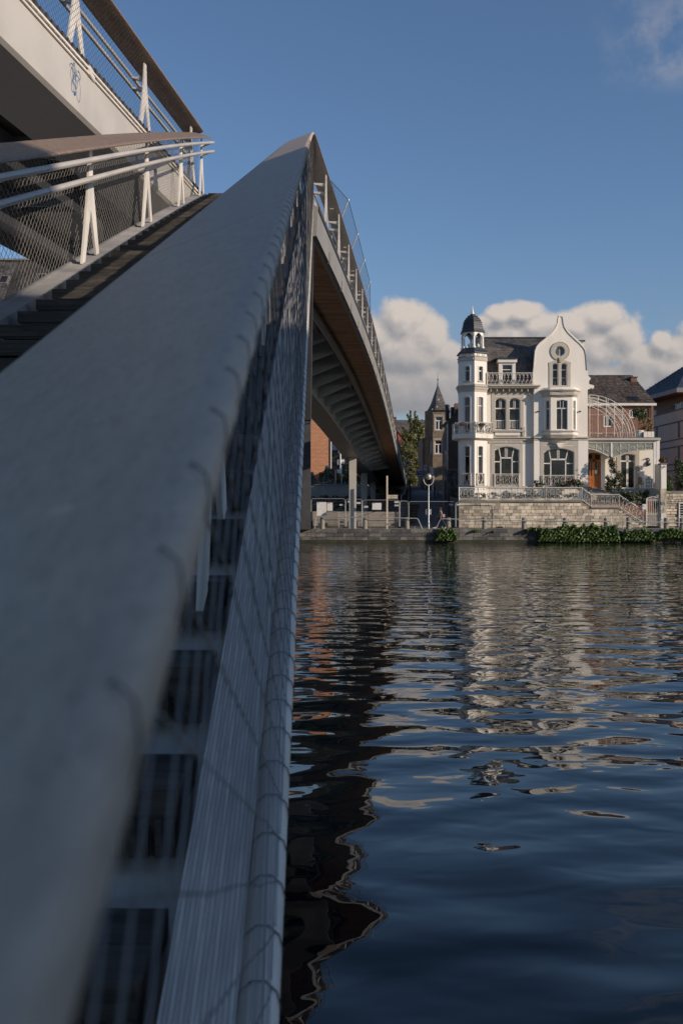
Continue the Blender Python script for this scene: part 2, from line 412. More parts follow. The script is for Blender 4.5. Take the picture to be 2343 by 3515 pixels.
def railing(fn, ya, yb, H, posts, label, tubes, plank_mat=wood_gr, toff=.035, net=(0, 0), pitch=.115, rings=None, fine=1.0, blen=2.9, tube_d=.03, wire=.0012, tmat=steel_in, poff=.07, hand=True, kr=.036, netm=steel_dk, tilt=1.):
    """kerb tube is the part's own mesh; boards, posts, tubes, netting are its sub-parts"""
    k = M(); sweep(k, fn, circ(toff, -H, kr), frange(ya, yb, fine))
    rl = k.build('railing', tmat, bridge, True); rl['label'] = label
    y = ya; i = 0
    while hand and y < yb-.1:
        e = min(y+blen, yb)
        if yb-e < .6: e = yb
        b = M(); sweep(b, fn, [(o, z*tilt) for o, z in HSEC], frange(y+.006, e-.006, fine)); b.build('handrail_board', plank_mat, rl, True)
        y = e

    for to, tz in tubes:
        b = M(); sweep(b, fn, circ(to, tz, tube_d), frange(ya, yb+.25, fine)); b.build('rail_tube', steel_lt, rl, True)
    for yp in posts:
        # flat steel plate that forks into two legs, standing in the plane of the railing
        top = -.13; h = H-.05
        prof = [(-.055,top),(.055,top),(.095,-.36*h),(.16,-.52*h),(.38,-h),(.25,-h),(.0,-.60*h),(-.25,-h),(-.38,-h),(-.16,-.52*h),(-.10,-.34*h)]
        base = fn(yp, poff, 0)
        def pt(dy, z, o):
            q = fn(yp+dy, poff+o, 0); return (q[0], q[1], q[2]+z)
        n = len(prof)
        vs = [pt(a, z, 0) for a, z in prof]+[pt(a, z, .022) for a, z in prof]
        fs = [(0,1,2,10),(10,2,3,9),(9,3,6),(3,4,5,6),(9,6,7,8)]
        fs = fs+[tuple(q+n for q in reversed(f)) for f in fs]+[(q, (q+1) % n, (q+1) % n+n, q+n) for q in range(n)]
        b = M().add(vs, fs)
        for to, tz in tubes:   # bracket arm carrying each tube
            q0 = pt(-.02, tz-.10, 0); 
            b.add([pt(-.05,tz-.10,.022),pt(.05,tz-.10,.022),pt(.03,tz-.03,to-poff),pt(-.03,tz-.03,to-poff),
                   pt(-.05,tz-.02,.022),pt(.05,tz-.02,.022),pt(.03,tz-.015,to-poff),pt(-.03,tz-.015,to-poff)],
                  [(3,2,1,0),(4,5,6,7),(0,1,5,4),(1,2,6,5),(2,3,7,6),(3,0,4,7)])
        b.build('post', steel_post, rl)
    n0, n1 = net
    if n1 > n0:
        b = M(); hh = H-.06; run = hh*1.3
        cnt = int((n1-n0)/pitch)+8
        for i in range(-18, cnt+10):
            y0 = n0+i*pitch
            for sgn in (1, -1):
                pts = []
                seg = 8 if fine <= 1.2 else 4
                for j in range(seg+1):
                    t_ = j/seg; yy = y0+sgn*run*(t_-.5)+random.uniform(-.004,.004)
                    if n0 <= yy <= n1: pts.append(fn(yy, .012+random.uniform(-.002,.002)+sgn*.0012, -.05-(1-t_)*(hh-.01)))
                if len(pts) > 1: b.tube(pts, wire, 3, False)
        tag(b.build('wire_netting', netm, rl), kind='stuff')
    if rings:
        b = M(); y = rings[0]; r_ = .0385
        while y < rings[1]:
            yy = y+random.uniform(-.006,.006)
            pts = [fn(yy+.012*math.sin(a), toff+r_*math.cos(a), -H+r_*math.sin(a)) for a in [2*math.pi*q/10 for q in range(11)]]
            b.tube(pts, .0016, 3, False)
            if yy < 9:
                b.tube([fn(yy+.01*math.sin(a)+.05, .009+.0112*math.cos(a), -.025+.019*math.sin(a)) for a in [2*math.pi*q/8 for q in range(9)]], .0008, 3, False)
            y += pitch
        tag(b.build('netting_ties', steel_dk, rl), kind='stuff')
    return rl
rs = railing(SR, -.6, YT, 1.30, [-.1+3.4*i for i in range(1,6)]+[YT-.25], 'near railing with broad weathered handrail, right of the stair', [(.36,-.21),(.36,-.39)], net=(.2,20.2), rings=(.3,20.2), fine=.7, poff=.27, netm=wire_n, wire=.0011)
lf = railing(SLf, -.6, YT-.1, 1.30, [.0+3.4*i for i in range(1,6)]+[YT-.3], 'sunlit railing with wooden handrail, left of the stair', [(.36,-.21),(.36,-.39)], net=(1,20.1), rings=(5,20.1), fine=.7, poff=.16, kr=.058, plank_mat=wood_lf, netm=wire_m, wire=.0019, tilt=.72, tmat=steel_band)
mr = railing(MD, -2, YT+.6, 1.45, [7.0,10.4,13.8,17.1,20.35], 'railing on top of the upper ramp', [(.36,-.34),(.36,-.52)], net=(6,20.6), fine=1.2, tube_d=.028, poff=.12, wire=.0018, plank_mat=wood_lf)
farposts = [23,26.6,30.2,33.7,37.2,40.8,44.3]+[47.8+3.5*i for i in range(28)]
fr_ = railing(FR, YT+.05, 144, 1.45, farposts, 'long railing following the far deck down to the opposite bank', [(.40,-.30),(.40,-.50)], net=(20.4,75), pitch=.16, fine=2.4, blen=4.2, tube_d=.022, wire=.0014, poff=.02, netm=wire_m, plank_mat=wood_lf)
# stair body
ys = frange(-1.5, YT, .7)
def side(mirror):
    f = (lambda o: o) if not mirror else (lambda o: 2.55-o)
    b = M(); sec = []
    n = 14
    wd = .258 if not mirror else .285
    for i in range(n*2+1):     # ribbed tread plate on the stringer
        o = .133+(wd-.133)*i/(2*n); sec.append((f(o), 1.4605 if i % 2 else 1.457))
    sec += [(f(wd),1.60),(f(wd-.02),1.60),(f(wd-.02),1.50),(f(.133),1.50)]
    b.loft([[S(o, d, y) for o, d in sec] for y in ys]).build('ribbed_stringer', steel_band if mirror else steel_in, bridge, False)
    b = M(); b.loft([[S(f(o), d, y) for o, d in ((.114,1.478),(.131,1.478),(.131,1.52),(.114,1.52))] for y in ys]).build('timber_strip', wood_gr, bridge)
    b = M(); b.loft([[S(f(o), d, y) for o, d in ((.259,1.60),(.66,1.60),(.66,1.615),(.259,1.615))] for y in ys]).build('bearer_plate', steel_in, bridge)
    b = M(); b.loft([[S(f(o), d, y) for o, d in ((.10,1.56),(.285,1.62),(.285,1.98),(.12,1.98))] for y in ys]).build('stringer', steel_lt, bridge)
side(False); side(True)
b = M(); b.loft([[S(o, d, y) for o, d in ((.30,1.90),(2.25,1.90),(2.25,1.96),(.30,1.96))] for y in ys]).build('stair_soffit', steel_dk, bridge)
k = 0; y = -1.2
while y < YT-.3:
    z = slz(y+.1)-1.60
    x = -.0239*y
    d = .32
    t_ = M(); jx = random.uniform(-.006,.006)
    t_.box(x-2.19, x-.292+jx, y+.012, y+d*.49, z+.065, z+.145).box(x-2.19, x-.292+jx, y+d*.51, y+d, z+.085, z+.145)
    tr = t_.build('tread', wood_tr, bridge)
    q = M().box(x-2.17, x-.30, y+.02, y+.045, z+.050, z+.064)
    if y < 8:
        for i in range(26): q.box(x-.30-.028*i-.014, x-.30-.028*i, y+.003, y+.019, z+.002, z+.0845)
    q.build('nosing', steel_dk if y > 8 else wood_tr, tr)
    M().box(x-.36, x-.31, y+.05, y+.28, z-.01, z+.084).build('cleat', steel_dk, tr); M().box(x-2.10, x-2.05, y+.05, y+.28, z-.01, z+.084).build('cleat', steel_dk, tr)
    y += .47
# fin plate and stair-head frame carrying the crest
Yf = 20.55
poly = pq(Yf, (1077,668),(1066,1440),(985,1445),(905,1000),(800,760),(745,670))
b = M().ph(plane(Yf), poly[::-1], [], 0, .35); b.build('crest_fin', steel_dk, bridge)
# landing joining stair, ramp and far deck
b = M(); yy = frange(YT-.05, 46, 1.5)
b.loft([[(Fx(y)+.02, y, min(zdk(y), zr(y)-1.45)-.02), (FR(y,.1,0)[0], y, zr(y)-1.47), (FR(y,.1,0)[0], y, zr(y)-1.55), (Fx(y)+.02, y, min(zdk(y), zr(y)-1.45)-.12)] for y in yy]).build('landing_deck', wood_tr, bridge)
# far deck: girder, soffit, ribs, spine box
yy = frange(YT+.1, 144, 2.2)
def sg(Y): return 1.0 if Y < 90 else max(.5, 1-(Y-90)*.0085)
b = M(); b.loft([[FR(y, o, dz) for o, dz in ((-.06,-1.49),(.13,-1.49),(.13,-2.10),(.05,-2.12),(-.02,-2.10))] for y in yy]).build('edge_girder', steel_far, bridge)
b = M(); b.loft([[FR(y, o, dz) for o, dz in ((-.075,-1.50),(-.062,-1.50),(-.062,-1.60),(-.075,-1.60))] for y in yy]).build('edge_trim', steel_dk, bridge)
for yp in farposts[:22]:
    q = Vector(FR(yp+.4, -.02, -1.98)); M().ext([q+Vector((0,-.35,.07)), q+Vector((0,-.2,-.17)), q+Vector((0,.2,-.17)), q+Vector((0,.35,.07))], (-.05,0,0)).build('girder_bracket', steel_far, bridge)
b = M(); y = YT+.2
while y < 143:
    a, c = FR(y, .13, -2.03), FR(y+.13, .13, -2.03); a2, c2 = FR(y, 1.06, -2.03), FR(y+.13, 1.06, -2.03); j = random.uniform(-.006,.006)
    b.hexa([(a2[0],y,a2[2]+j),(a[0],y,a[2]+j),(c[0],y+.125,c[2]+j),(c2[0],y+.125,c2[2]+j),(a2[0],y,a2[2]+j+.03),(a[0],y,a[2]+j+.03),(c[0],y+.125,c[2]+j+.03),(c2[0],y+.125,c2[2]+j+.03)])
    y += .145
tag(b.build('soffit_boards', wood_so, bridge), kind='stuff')
b = M(); b.loft([[FR(y, o, dz) for o, dz in ((.13,-1.58),(3.0,-1.58),(3.0,-1.66),(.13,-1.66))] for y in yy]).build('walkway_slab', steel_dk, bridge)
b = M(); b.loft([[FR(y, o, dz) for o, dz in ((1.06,-1.9),(1.26,-1.9),(1.26,-2.17),(1.20,-2.20),(1.10,-2.20),(1.06,-2.17))] for y in yy]).build('inner_beam', steel_far, bridge)
b = M(); b.loft([[FR(y, o, dz) for o, dz in ((2.9,-1.62),(3.0,-1.66-1.34*sg(y)),(4.15,-1.66-1.38*sg(y)),(4.4,-1.7),(4.4,-1.62))] for y in yy]).build('spine_box', steel_far, bridge, True)
cw = lambda y: 7.3-2.9*max(0, min(1, (y-36)/16))
b = M(); b.loft([[FR(y, o, dz) for o, dz in ((3.0,-1.46),(cw(y),-1.46),(cw(y),-1.85),(cw(y)-.1,-1.9),(cw(y)-.2,-1.62),(3.0,-1.61))] for y in yy]).build('cycle_deck', steel_far, bridge)
b = M(); b.loft([[FR(y, o, dz) for o, dz in ((cw(y)-.1,0),(cw(y)-.05,.02),(cw(y)+.2,-.1),(cw(y)+.15,-.15))] for y in yy]).build('left_handrail', wood_gr, bridge)
pave2 = mat('bounce_paving', (.42,.38,.33), .85, 0, .1, 1)
tag(M().box(-200,-6.2,-2.3,75,-4,-1.5).build('bounce_bank', pave2), 'unseen pale bank added at the left to bounce light under the ramp', 'embankment', kind='structure')  # out of view; added to throw sunlight up onto the ramp underside
ribsY = [22.2+3.45*i for i in range(22)]
for y in ribsY:
    P_ = [FR(y, 1.26, -1.67), FR(y, 1.26, -2.19), FR(y, 2.98, -1.62-1.28*sg(y)), FR(y, 2.98, -1.67)]
    M().ext(P_, (0,.03,0)).build('rib', steel_rib, bridge)
b = M()
for y in [33.9,51.2,68.4,85.6]:
    for o in (1.55, 2.5): M().tube([FR(y, o, -1.95), FR(y+3.3, o, -1.95)], .04, 6).build('service_pipe', steel_lt, bridge)
yc = 99.5
M().ext([FR(yc,1.06,-1.9),FR(yc,1.06,-2.3),FR(yc,3.0,-2.6),FR(yc,3.0,-1.9)], (0,.5,0)).build('cross_beam', steel_post, bridge)
for i in range(13): 
    y = 103+3.1*i; M().ext([FR(y,1.26,-1.7),FR(y,1.26,-2.2),FR(y,3.0,-2.35),FR(y,3.0,-1.7)], (0,.25,0)).build('end_rib', steel_dk, bridge)
# columns and pier on the far quay
for yc, o in ((81.3,3.42),(98,3.45),(116,3.45)):
    x, _, z = FR(yc, o, -1.66-1.36*sg(yc))
    h = .30
    M().hexa([(x-h*.92,yc-.3,gz(yc)-.1),(x+h*.92,yc-.3,gz(yc)-.1),(x+h*.92,yc+.3,gz(yc)-.1),(x-h*.92,yc+.3,gz(yc)-.1),
              (x-h,yc-.3,z+.1),(x+h,yc-.3,z+.1),(x+h,yc+.3,z+.1),(x-h,yc+.3,z+.1)]).build('column', steel_lt, bridge)
Yp = 77.2
pl = pq(Yp, (1065,1440),(1065,1817),(968,1817),(1000,1800),(1021,1760),(1030,1700),(1029,1640),(1017,1575),(985,1530),(930,1500),(900,1420),(1000,1400))
M().ph(plane(Yp), pl[::-1], [], 0, .9).build('quay_pier', pier_m, bridge)
# struts with cable and fine net that lean out from the handrail
tips = []
b = M()
for Y_ in (27.3, 31.2, 34.9, 38.6):
    p0 = Vector(FR(Y_, .02, -.02)); p1 = p0+Vector((.19,-.2,.40)); b = M(); b.tube([p0, p1], .018, 6); tips.append(p1)
    b.lathe(p1.x, p1.y, [(.0,p1.z-.03),(.028,p1.z-.02),(.028,p1.z+.02),(0,p1.z+.03)], 8)
    b.build('net_strut', steel_post, fr_)
pts = [Vector(FR(23.9,0,.0))]+tips+[Vector(FR(42.5,0,0))]
b = M(); b.tube(pts, .008, 5)
for (a, c) in zip(pts, pts[1:]):
    n = 26
    for i in range(n):
        for s_ in (0, 1):
            p = a.lerp(c, i/n); yb_ = p.y+(s_*.8-.4); yb_ = max(24, min(42, yb_)); b.tube([p, FR(yb_, 0, -.02)], .0018, 3, False)
tag(b.build('net_cable', steel_dk, fr_), kind='stuff')
# bench screen on the inner side of the belvedere
b = M(); yy2 = frange(25.3, 39, 1.2)
b.loft([[FR(y, o, dz) for o, dz in ((.10,-.86),(.48,-.90),(.48,-.97),(.10,-.93))] for y in yy2]).build('bench_top', wood_tr, bridge)
y = 25.5
while y < 38.8: M().ext([FR(y,.12,-.93),FR(y+.09,.12,-.93),FR(y+.30,.12,-1.45),FR(y+.20,.12,-1.45)], (-.05,0,0)).build('bench_support', steel_post, bridge); y += 1.05
# small lamps under the far handrail
for Y_ in [26,30.5,34,37.6,41,44.6,48.2,52,56,60,65]:
    q = Vector(FR(Y_, .17, -.125)); M().box(q.x-.05,q.x+.05,q.y-.02,q.y+.02,q.z-.02,q.z).build('handrail_lamp', steel_post, fr_)
# upper ramp at left
yy = frange(-8, YT+.05, 1.2)
def RP(y, w, dz): return (Fx(y)-w, y, zdk(y)+dz)
def rsec(name, sec, m, ys_=yy, sm=False):
    b = M(); b.loft([[RP(y, w, z) for w, z in sec] for y in ys_]); return b.build(name, m, bridge, sm)
yl = frange(-8, 44, 1.6)
rsec('ramp_girder', [(.02,-.02),(.0,-.10),(.0,-.74),(.05,-.78),(.85,-.93),(.9,-.9),(.95,-.15)], steel_lt, frange(-8, 26, 1.2))
rsec('ramp_deck', [(-.02,.03),(4.1,.03),(4.1,-.14),(.96,-.14)], wood_tr, yl)
rsec('ramp_trim', [(-.035,.0),(-.022,.0),(-.022,-.03),(-.035,-.03)], steel_post, yl)
rsec('ramp_trim', [(-.03,-.075),(-.005,-.075),(-.005,-.10),(-.03,-.10)], steel_post, yl)
rsec('ramp_beam', [(2.1,-.145),(2.1,-.50),(2.35,-.50),(2.35,-.145)], steel_lt, yl)
rsec('ramp_beam', [(3.55,-.145),(3.62,-.62),(3.95,-.62),(4.08,-.145)], steel_lt, yl)
for i in range(15):
    y = -4+3.4*i
    M().ext([RP(y,.96,-.15),RP(y,.96,-.60),RP(y,2.1,-.42),RP(y,3.6,-.45),RP(y,3.6,-.15)], (0,.03,0)).build('rib', steel_rib, bridge)
b = M()
for i in range(150):
    y = -6+.18*i; q = RP(y, -.02, .06); b.box(q[0]-.1, q[0]+.008, y, y+.14, q[2]-.055, q[2]+.02+random.uniform(.0,.02))
tag(b.build('deck_board_ends', wood_tr, bridge), kind='stuff')
for i in range(5): 
    y = 17.5-.1+3.4*(i-3); q = RP(y, -.02, -.05); M().box(q[0]-.03,q[0]+.012,y-.14,y+.14,q[2]-.06,q[2]+.07).build('post_shoe', steel_post, bridge)
# blue spray-paint scribble on the ramp girder (flat paint, traced as ribbons on the fascia)
paint = mat('blue_paint', (.01,.12,.32), .4, 0, .15, 20)
def fasc(cx, cy):   # zoomed-crop coords -> point on the fascia plane
    u = 200+cx*120/1412; v = 180+cy*200/2353
    t = (u-1171.5)/FP; Y = -4.83/(t-.093); return Vector((Fx(Y)+.004, Y, (1757-v)/FP*Y))
strokes = [([(520,640),(545,560),(580,700),(595,880),(590,1050),(550,1180),(545,1100),(500,900),(510,720),(545,610)],9),
 ([(485,560),(475,480),(520,430),(570,470),(590,620),(610,860),(600,1050),(560,1150)],14),([(560,1150),(540,1300),(545,1500),(590,1600),(630,1560),(645,1400),(620,1230),(585,1140),(560,1150),(570,1280)],11),
 ([(590,500),(620,430),(640,390),(665,470),(655,560),(625,530),(620,450)],12),([(650,560),(640,700),(660,900),(640,1100),(600,1000)],13),([(685,610),(700,900),(690,1250),(720,1450),(720,1560)],14),
 ([(735,690),(745,900),(700,1050),(760,1200),(770,1380),(745,1460)],11),([(805,830),(800,730),(860,830),(895,980),(880,1130),(820,1010),(740,890),(690,1000)],13),([(795,1270),(790,1090),(850,1180),(895,1400),(900,1650),(880,1900),(840,2020),(790,1930),(745,1740),(725,1550),(700,1400)],8),
 ([(600,1130),(680,1350),(720,1540)],11),([(640,1620),(700,1600),(700,1700),(650,1710),(640,1640),(690,1640)],26),([(610,860),(640,1000),(680,780),(710,900)],10)]
b = M()
for pts, wd in strokes:
    P_ = [fasc(*p) for p in pts]
    for a, c in zip(P_, P_[1:]):
        d = (c-a); nrm = Vector((0, -d.z, d.y)); 
        if nrm.length < 1e-6: continue
        nrm = nrm.normalized(); w1 = wd/11.77*15/FP*1.15
        e = d.normalized()*w1*.5; sy = 2.2
        b.add([a-e+nrm*w1, c+e+nrm*w1, c+e-nrm*w1, a-e-nrm*w1], [(0,1,2,3)])
b.build('blue_scribble', paint, bridge)
# ------------------------------------------------------------------ THE VILLA
plaster = mat('white_plaster', (.80,.745,.665), .8, 0, .035, .8, .002, 40, stretch=(1.6,1.6,.35), col2=(.66,.60,.52), thr=(.58,.80))
trim = mat('grey_trim', (.46,.42,.36), .8, 0, .05, 1.2, .002, 40)
framew = mat('window_frame_white', (.72,.69,.64), .5, 0, .03, 3)
slate = mat('roof_slate', (.115,.10,.088), .6, 0, .3, 3, .003, 25, col2=(.16,.14,.12), thr=(.5,.75))
slate_b = mat('blue_slate', (.035,.040,.05), .5, 0, .2, 3, .003, 25)
iron_w = mat('white_ironwork', (.68,.64,.57), .55, 0, .06, 6)
glass = glassmat('window_glass', (.018,.017,.016))
glass_w = glassmat('leaded_glass', (.06,.055,.05), .2)
door_wood = mat('varnished_door', (.36,.12,.030), .4, 0, .2, 5, .002, 30, stretch=(5,5,.7))
curtain = mat('curtain', (.20,.155,.14), .9, 0, .2, 9, stretch=(9,9,.3))
tile_c = mat('blue_ochre_tiles', (.18,.22,.24), .5, 0, .1, 4, col2=(.35,.22,.12), thr=(.45,.5))
YF = 86.0
villa = thing('villa', 'white art nouveau villa with corner turret, curved gable and grey trim', 'house', (U(1830,YF), YF, gz(YF)))
KX = YF/FP    # metres per photo pixel on the main facade plane
def part(mb, name, m, parent=None, smooth=False): return mb.build(name, m, parent or villa, smooth)
def inset(poly, d):
    cx = sum(p[0] for p in poly)/len(poly); cz = sum(p[1] for p in poly)/len(poly)
    x0 = min(p[0] for p in poly); x1 = max(p[0] for p in poly); z0 = min(p[1] for p in poly); z1 = max(p[1] for p in poly)
    kx = 1-2*d/(x1-x0); kz = 1-2*d/(z1-z0); mx = (x0+x1)/2; mz = (z0+z1)/2
    return [(mx+(x-mx)*kx, mz+(z-mz)*kz) for x, z in poly]
def window(fr, poly, bars=(), depth=.16, fw=.055, gl=None, parent=None, fm=None, name='window', behind=None):
    """frame ring, glazing bars and pane set back in an opening; bars = [(s0,z0,s1,z1,width)]"""
    b = M(); b.ph(fr, poly, [inset(poly, fw)], depth, depth+.06)
    for s0, z0, s1, z1, wd in bars:
        dx, dz = s1-s0, z1-z0; L = math.hypot(dx, dz); nx_, nz_ = -dz/L*wd/2, dx/L*wd/2
        q = [(s0-nx_,z0-nz_),(s1-nx_,z1-nz_),(s1+nx_,z1+nz_),(s0+nx_,z0+nz_)]
        b.ph(fr, q, [], depth+.006, depth+.052)
    w = b.build(name, fm or framew, parent or villa)
    M().ph(fr, inset(poly, fw*.5), [], depth+.035, depth+.038, back=False, osides=False).build('pane', gl or glass, w)
    return w
def sill(fr, s0, s1, z, h=.12, out=.14, m=None, parent=None, name='sill'):
    return M().ph(fr, [(s0,z-h),(s1,z-h),(s1,z),(s0,z)], [], -out, 0).build(name, m or trim, parent or villa)
F = plane(YF)
# ---- motif of the ornamental ironwork (shared mesh, unit cell 1 x 1 in the XZ plane)
def ironmotif():
    b = M(); r = .021
    ring = lambda cx, cz, rx, rz, n=10: b.tube([(cx+rx*math.cos(2*math.pi*i/n), 0, cz+rz*math.sin(2*math.pi*i/n)) for i in range(n+1)], r, 3, False)
    ring(0,.5,.17,.30)
    for sx in (-1,1):
        b.tube([(sx*.46,0,.04),(sx*.46,0,.96)], r*1.1, 3)
        b.tube([(sx*.46,0,.12),(sx*.26,0,.22),(sx*.20,0,.38),(sx*.30,0,.48),(sx*.40,0,.42)], r, 3, False)
        b.tube([(sx*.46,0,.88),(sx*.26,0,.78),(sx*.20,0,.62),(sx*.30,0,.52),(sx*.40,0,.58)], r, 3, False)
    b.tube([(-.5,0,.12),(.5,0,.12)], r, 3); b.tube([(-.5,0,.88),(.5,0,.88)], r, 3); b.tube([(0,0,.0),(0,0,.2)], r, 3); b.tube([(0,0,.8),(0,0,1)], r, 3)
    me = bpy.data.meshes.new('iron_motif'); me.from_pydata(b.v, [], b.f); me.materials.append(iron_w); return me
MOT = ironmotif()
def ironmotif2():
    b = M(); r = .05
    for sx in (-1,1):
        b.tube([(sx*.30,0,.03),(sx*.42,0,.2),(sx*.1,0,.42),(sx*-.08,0,.62),(sx*.2,0,.86),(sx*.34,0,.97)], r, 3, False)
    b.tube([(0,0,0),(0,0,1)], r*.8, 3)
    me = bpy.data.meshes.new('iron_curl'); me.from_pydata(b.v, [], b.f); me.materials.append(iron_w); return me
MOT2 = ironmotif2()
def ironrail(parent, p0, p1, h, cell, me=MOT, name='iron_railing', post=True, world=True, rooted=None, label=None):
    """ornamental railing between two base points (rel coords); motifs are sub-parts"""
    p0, p1 = Vector(p0), Vector(p1); up = Vector((0,0,h)); b = M()
    b.tube([p0+up, p1+up], .035, 4); b.tube([p0+Vector((0,0,.04)), p1+Vector((0,0,.04))], .03, 4)
    if post:
        for p in (p0, p1): b.tube([p-Vector((0,0,.1)), p+up*1.04], .045, 5)
    rl = b.build(name, iron_w, parent)
    if label: rl['label'] = label
    d = p1-p0; L = math.hypot(d.x, d.y); n = max(1, round(L/cell)); rz = math.atan2(d.y, d.x)
    for i in range(n):
        c = p0+d*((i+.5)/n)
        o = bpy.data.objects.new('iron_motif', me); COL.objects.link(o); o.parent = rl
        w = L/n
        sh = d.z/n
        o.matrix_basis = Matrix.Translation((c.x, c.y, c.z+CH))@Matrix.Rotation(rz, 4, 'Z')@Matrix(((w,0,0,0),(0,1,0,0),(sh,0,h,0),(0,0,0,1)))
    return rl
# ---- main left block
def arch(u0,v0,u1,v1,r=0): return arched(u0,v0,u1,v1,YF,r)
w1a, w1b = arch(1698,1366,1736,1474,7), arch(1746,1366,1784,1474,7)
wg1 = arch(1695,1532,1781,1668,12)
b = M().ph(F, rect(1650,1335,1830,1716,YF), [w1a, w1b, wg1], 0, .4); part(b, 'wall', plaster)
b = M().box(U(1640,YF), U(2010,YF), YF+.41, YF+9.5, V(1716,YF), V(1330,YF)); part(b, 'inner_wall', plaster)
# grey surrounds
b = M().ph(F, pq(YF,(1686,1500),(1795,1500),(1795,1349),(1686,1349)), [w1a, w1b], -.05, 0, back=False); part(b, 'window_surround', trim)
b = M().ph(F, pq(YF,(1684,1671),(1792,1671),(1792,1523),(1684,1523)), [wg1], -.05, 0, back=False); part(b, 'window_surround', trim)
def prx(u0,v0,u1,v1,d0,d1,name,m,Y=YF,parent=None):
    return part(M().box(U(u0,Y),U(u1,Y),Y-d0,Y+d1,V(v1,Y),V(v0,Y)), name, m, parent)
# white spandrel borders over the arches
for (a, c, v, r) in ((1696,1738,1361,5),(1744,1786,1361,5),(1694,1736,1527,5),(1740,1783,1527,5)):
    prx(a, v, c, v+1.6, .07, -.051, 'label_mould', plaster)
for poly, (a, c) in ((w1a,(1698,1736)),(w1b,(1746,1784))):
    m_ = (a+c)/2
    bars = [(U(a,YF),V(1401,YF),U(c,YF),V(1401,YF),.10)]+[(U(x,YF),V(1401,YF),U(x,YF),V(1368,YF),.045) for x in (m_-2,m_+3)]
    window(F, poly, bars, behind=curtain)
    for i in range(5): prx(a+4+6*i, 1443, a+5.6+6*i, 1468, -.178, .19, 'lattice_bar', framew)
    prx(a+3, 1441, c-4, 1443.5, -.176, .19, 'lattice_rail', framew)
x3 = [1712,1764]
bars = [(U(1718,YF),V(1668,YF),U(1718,YF),V(1570,YF),.09),(U(1757,YF),V(1668,YF),U(1757,YF),V(1570,YF),.09),(U(1695,YF),V(1584,YF),U(1718,YF),V(1584,YF),.09),(U(1757,YF),V(1584,YF),U(1781,YF),V(1584,YF),.09),
        (U(1718,YF),V(1571,YF),U(1757,YF),V(1571,YF),.11),(U(1718,YF),V(1570,YF),U(1712,YF),V(1536,YF),.08),(U(1757,YF),V(1570,YF),U(1764,YF),V(1536,YF),.08)]+[(U(x,YF),V(1571,YF),U(x,YF),V(1534,YF),.04) for x in (1733,1737,1741)]
window(F, wg1, bars, gl=glass)
prx(1680,1476,1800,1482,.22,0,'sill',trim); prx(1697,1483,1783,1494,.10,-.051,'apron_panel',plaster); prx(1702,1494,1776,1497.5,.09,-.051,'tile_band',tile_c)
for u in (1681,1790): prx(u,1466,u+9,1497,.16,-.051,'bracket',trim)
prx(1676,1499,2018,1504,.22,0,'string_course',trim); prx(1676,1504,2018,1511,.10,0,'string_course',trim); prx(1676,1511,1830,1522,.06,0,'frieze',trim)
for i in range(34):
    u = 1690+2.9*i
    if 1734 < u < 1744: continue
    prx(u,1512.5,u+1.2,1520,.085,-.061,'frieze_fluting',plaster)
prx(1660,1668,1830,1674,.10,0,'plinth_course',trim)
# cornice, balcony, mansard roof
prx(1669,1324,1848,1329,.75,0,'cornice',trim); prx(1672,1329,1842,1334,.60,0,'cornice',trim); prx(1672,1334,1826,1350,.06,0,'cornice_frieze',trim)
for i in range(8):
    u = 1677+21*i+3; prx(u,1334,u+3,1345,.45,-.061,'cornice_bracket',trim)
ironrail(villa, (U(1667,YF),YF-.62,V(1323,YF)), (U(1824,YF),YF-.62,V(1323,YF)), 1.0, .34, MOT2, 'balcony_railing')
# mansard: lower steep and upper flat slopes, slates in courses
YR = YF+.3
roof_o = M()
x0, x1 = U(1652,YR), U(1900,YR)
zb, zk, zt_ = V(1324,YR), V(1196,YR+1.0), V(1160,YR+3.2)
roof_o.loft([[(x, YR, zb),(x, YR+1.0, zk),(x, YR+3.6, zt_+.05),(x, YR+8, zt_),(x, YR+8, zb)] for x in (x0, x1)])
rf = part(roof_o, 'mansard_roof', slate_b)
def slates(parent, fn, rows, cols, m, name='roof_slates', lift=.02, jit=.004, keep=None):
    """fn(i,j fraction) -> point and normal on the roof plane; one joined mesh of small plates"""
    b = M()
    for r_ in range(rows):
        for c_ in range(cols):
            o = .5 if r_ % 2 else 0
            u0, u1 = (c_+o+.02)/cols, (c_+o+.98)/cols; v0, v1 = r_/rows, (r_+1.15)/rows
            if u1 > 1.001: u1 = 1
            if u0 >= 1: continue
            if keep and not keep((u0+u1)/2, (v0+v1)/2): continue
            p = [fn(u0,v0), fn(u1,v0), fn(u1,min(v1,1)), fn(u0,min(v1,1))]
            e1 = Vector(p[1])-Vector(p[0]); e2 = Vector(p[3])-Vector(p[0]); nn = e1.cross(e2).normalized()
            if nn.z < 0 and abs(nn.z) > .05: nn = -nn
            if abs(nn.z) <= .05 and nn.y > 0: nn = -nn
            l0 = lift+random.uniform(0, jit*2)+.012; l1 = lift*.4
            q = [Vector(p[0])+nn*l0, Vector(p[1])+nn*l0, Vector(p[2])+nn*l1, Vector(p[3])+nn*l1]
            b.add([p[0],p[1]]+q, [(2,3,4,5),(0,1,3,2)])
    o = b.build(name, m, parent); return tag(o, kind='stuff')
slates(rf, lambda a, v: (x0+(x1-x0)*a, YR-.01+1.0*v, zb+(zk-zb)*v), 17, 58, slate)
slates(rf, lambda a, v: (x0+(x1-x0)*a, YR+.99+2.6*v, zk+(zt_+.05-zk)*v), 8, 58, slate)
part(M().box(x0, x1, YR+3.4, YR+3.9, zt_+.05, zt_+.14), 'roof_ridge', slate_b)
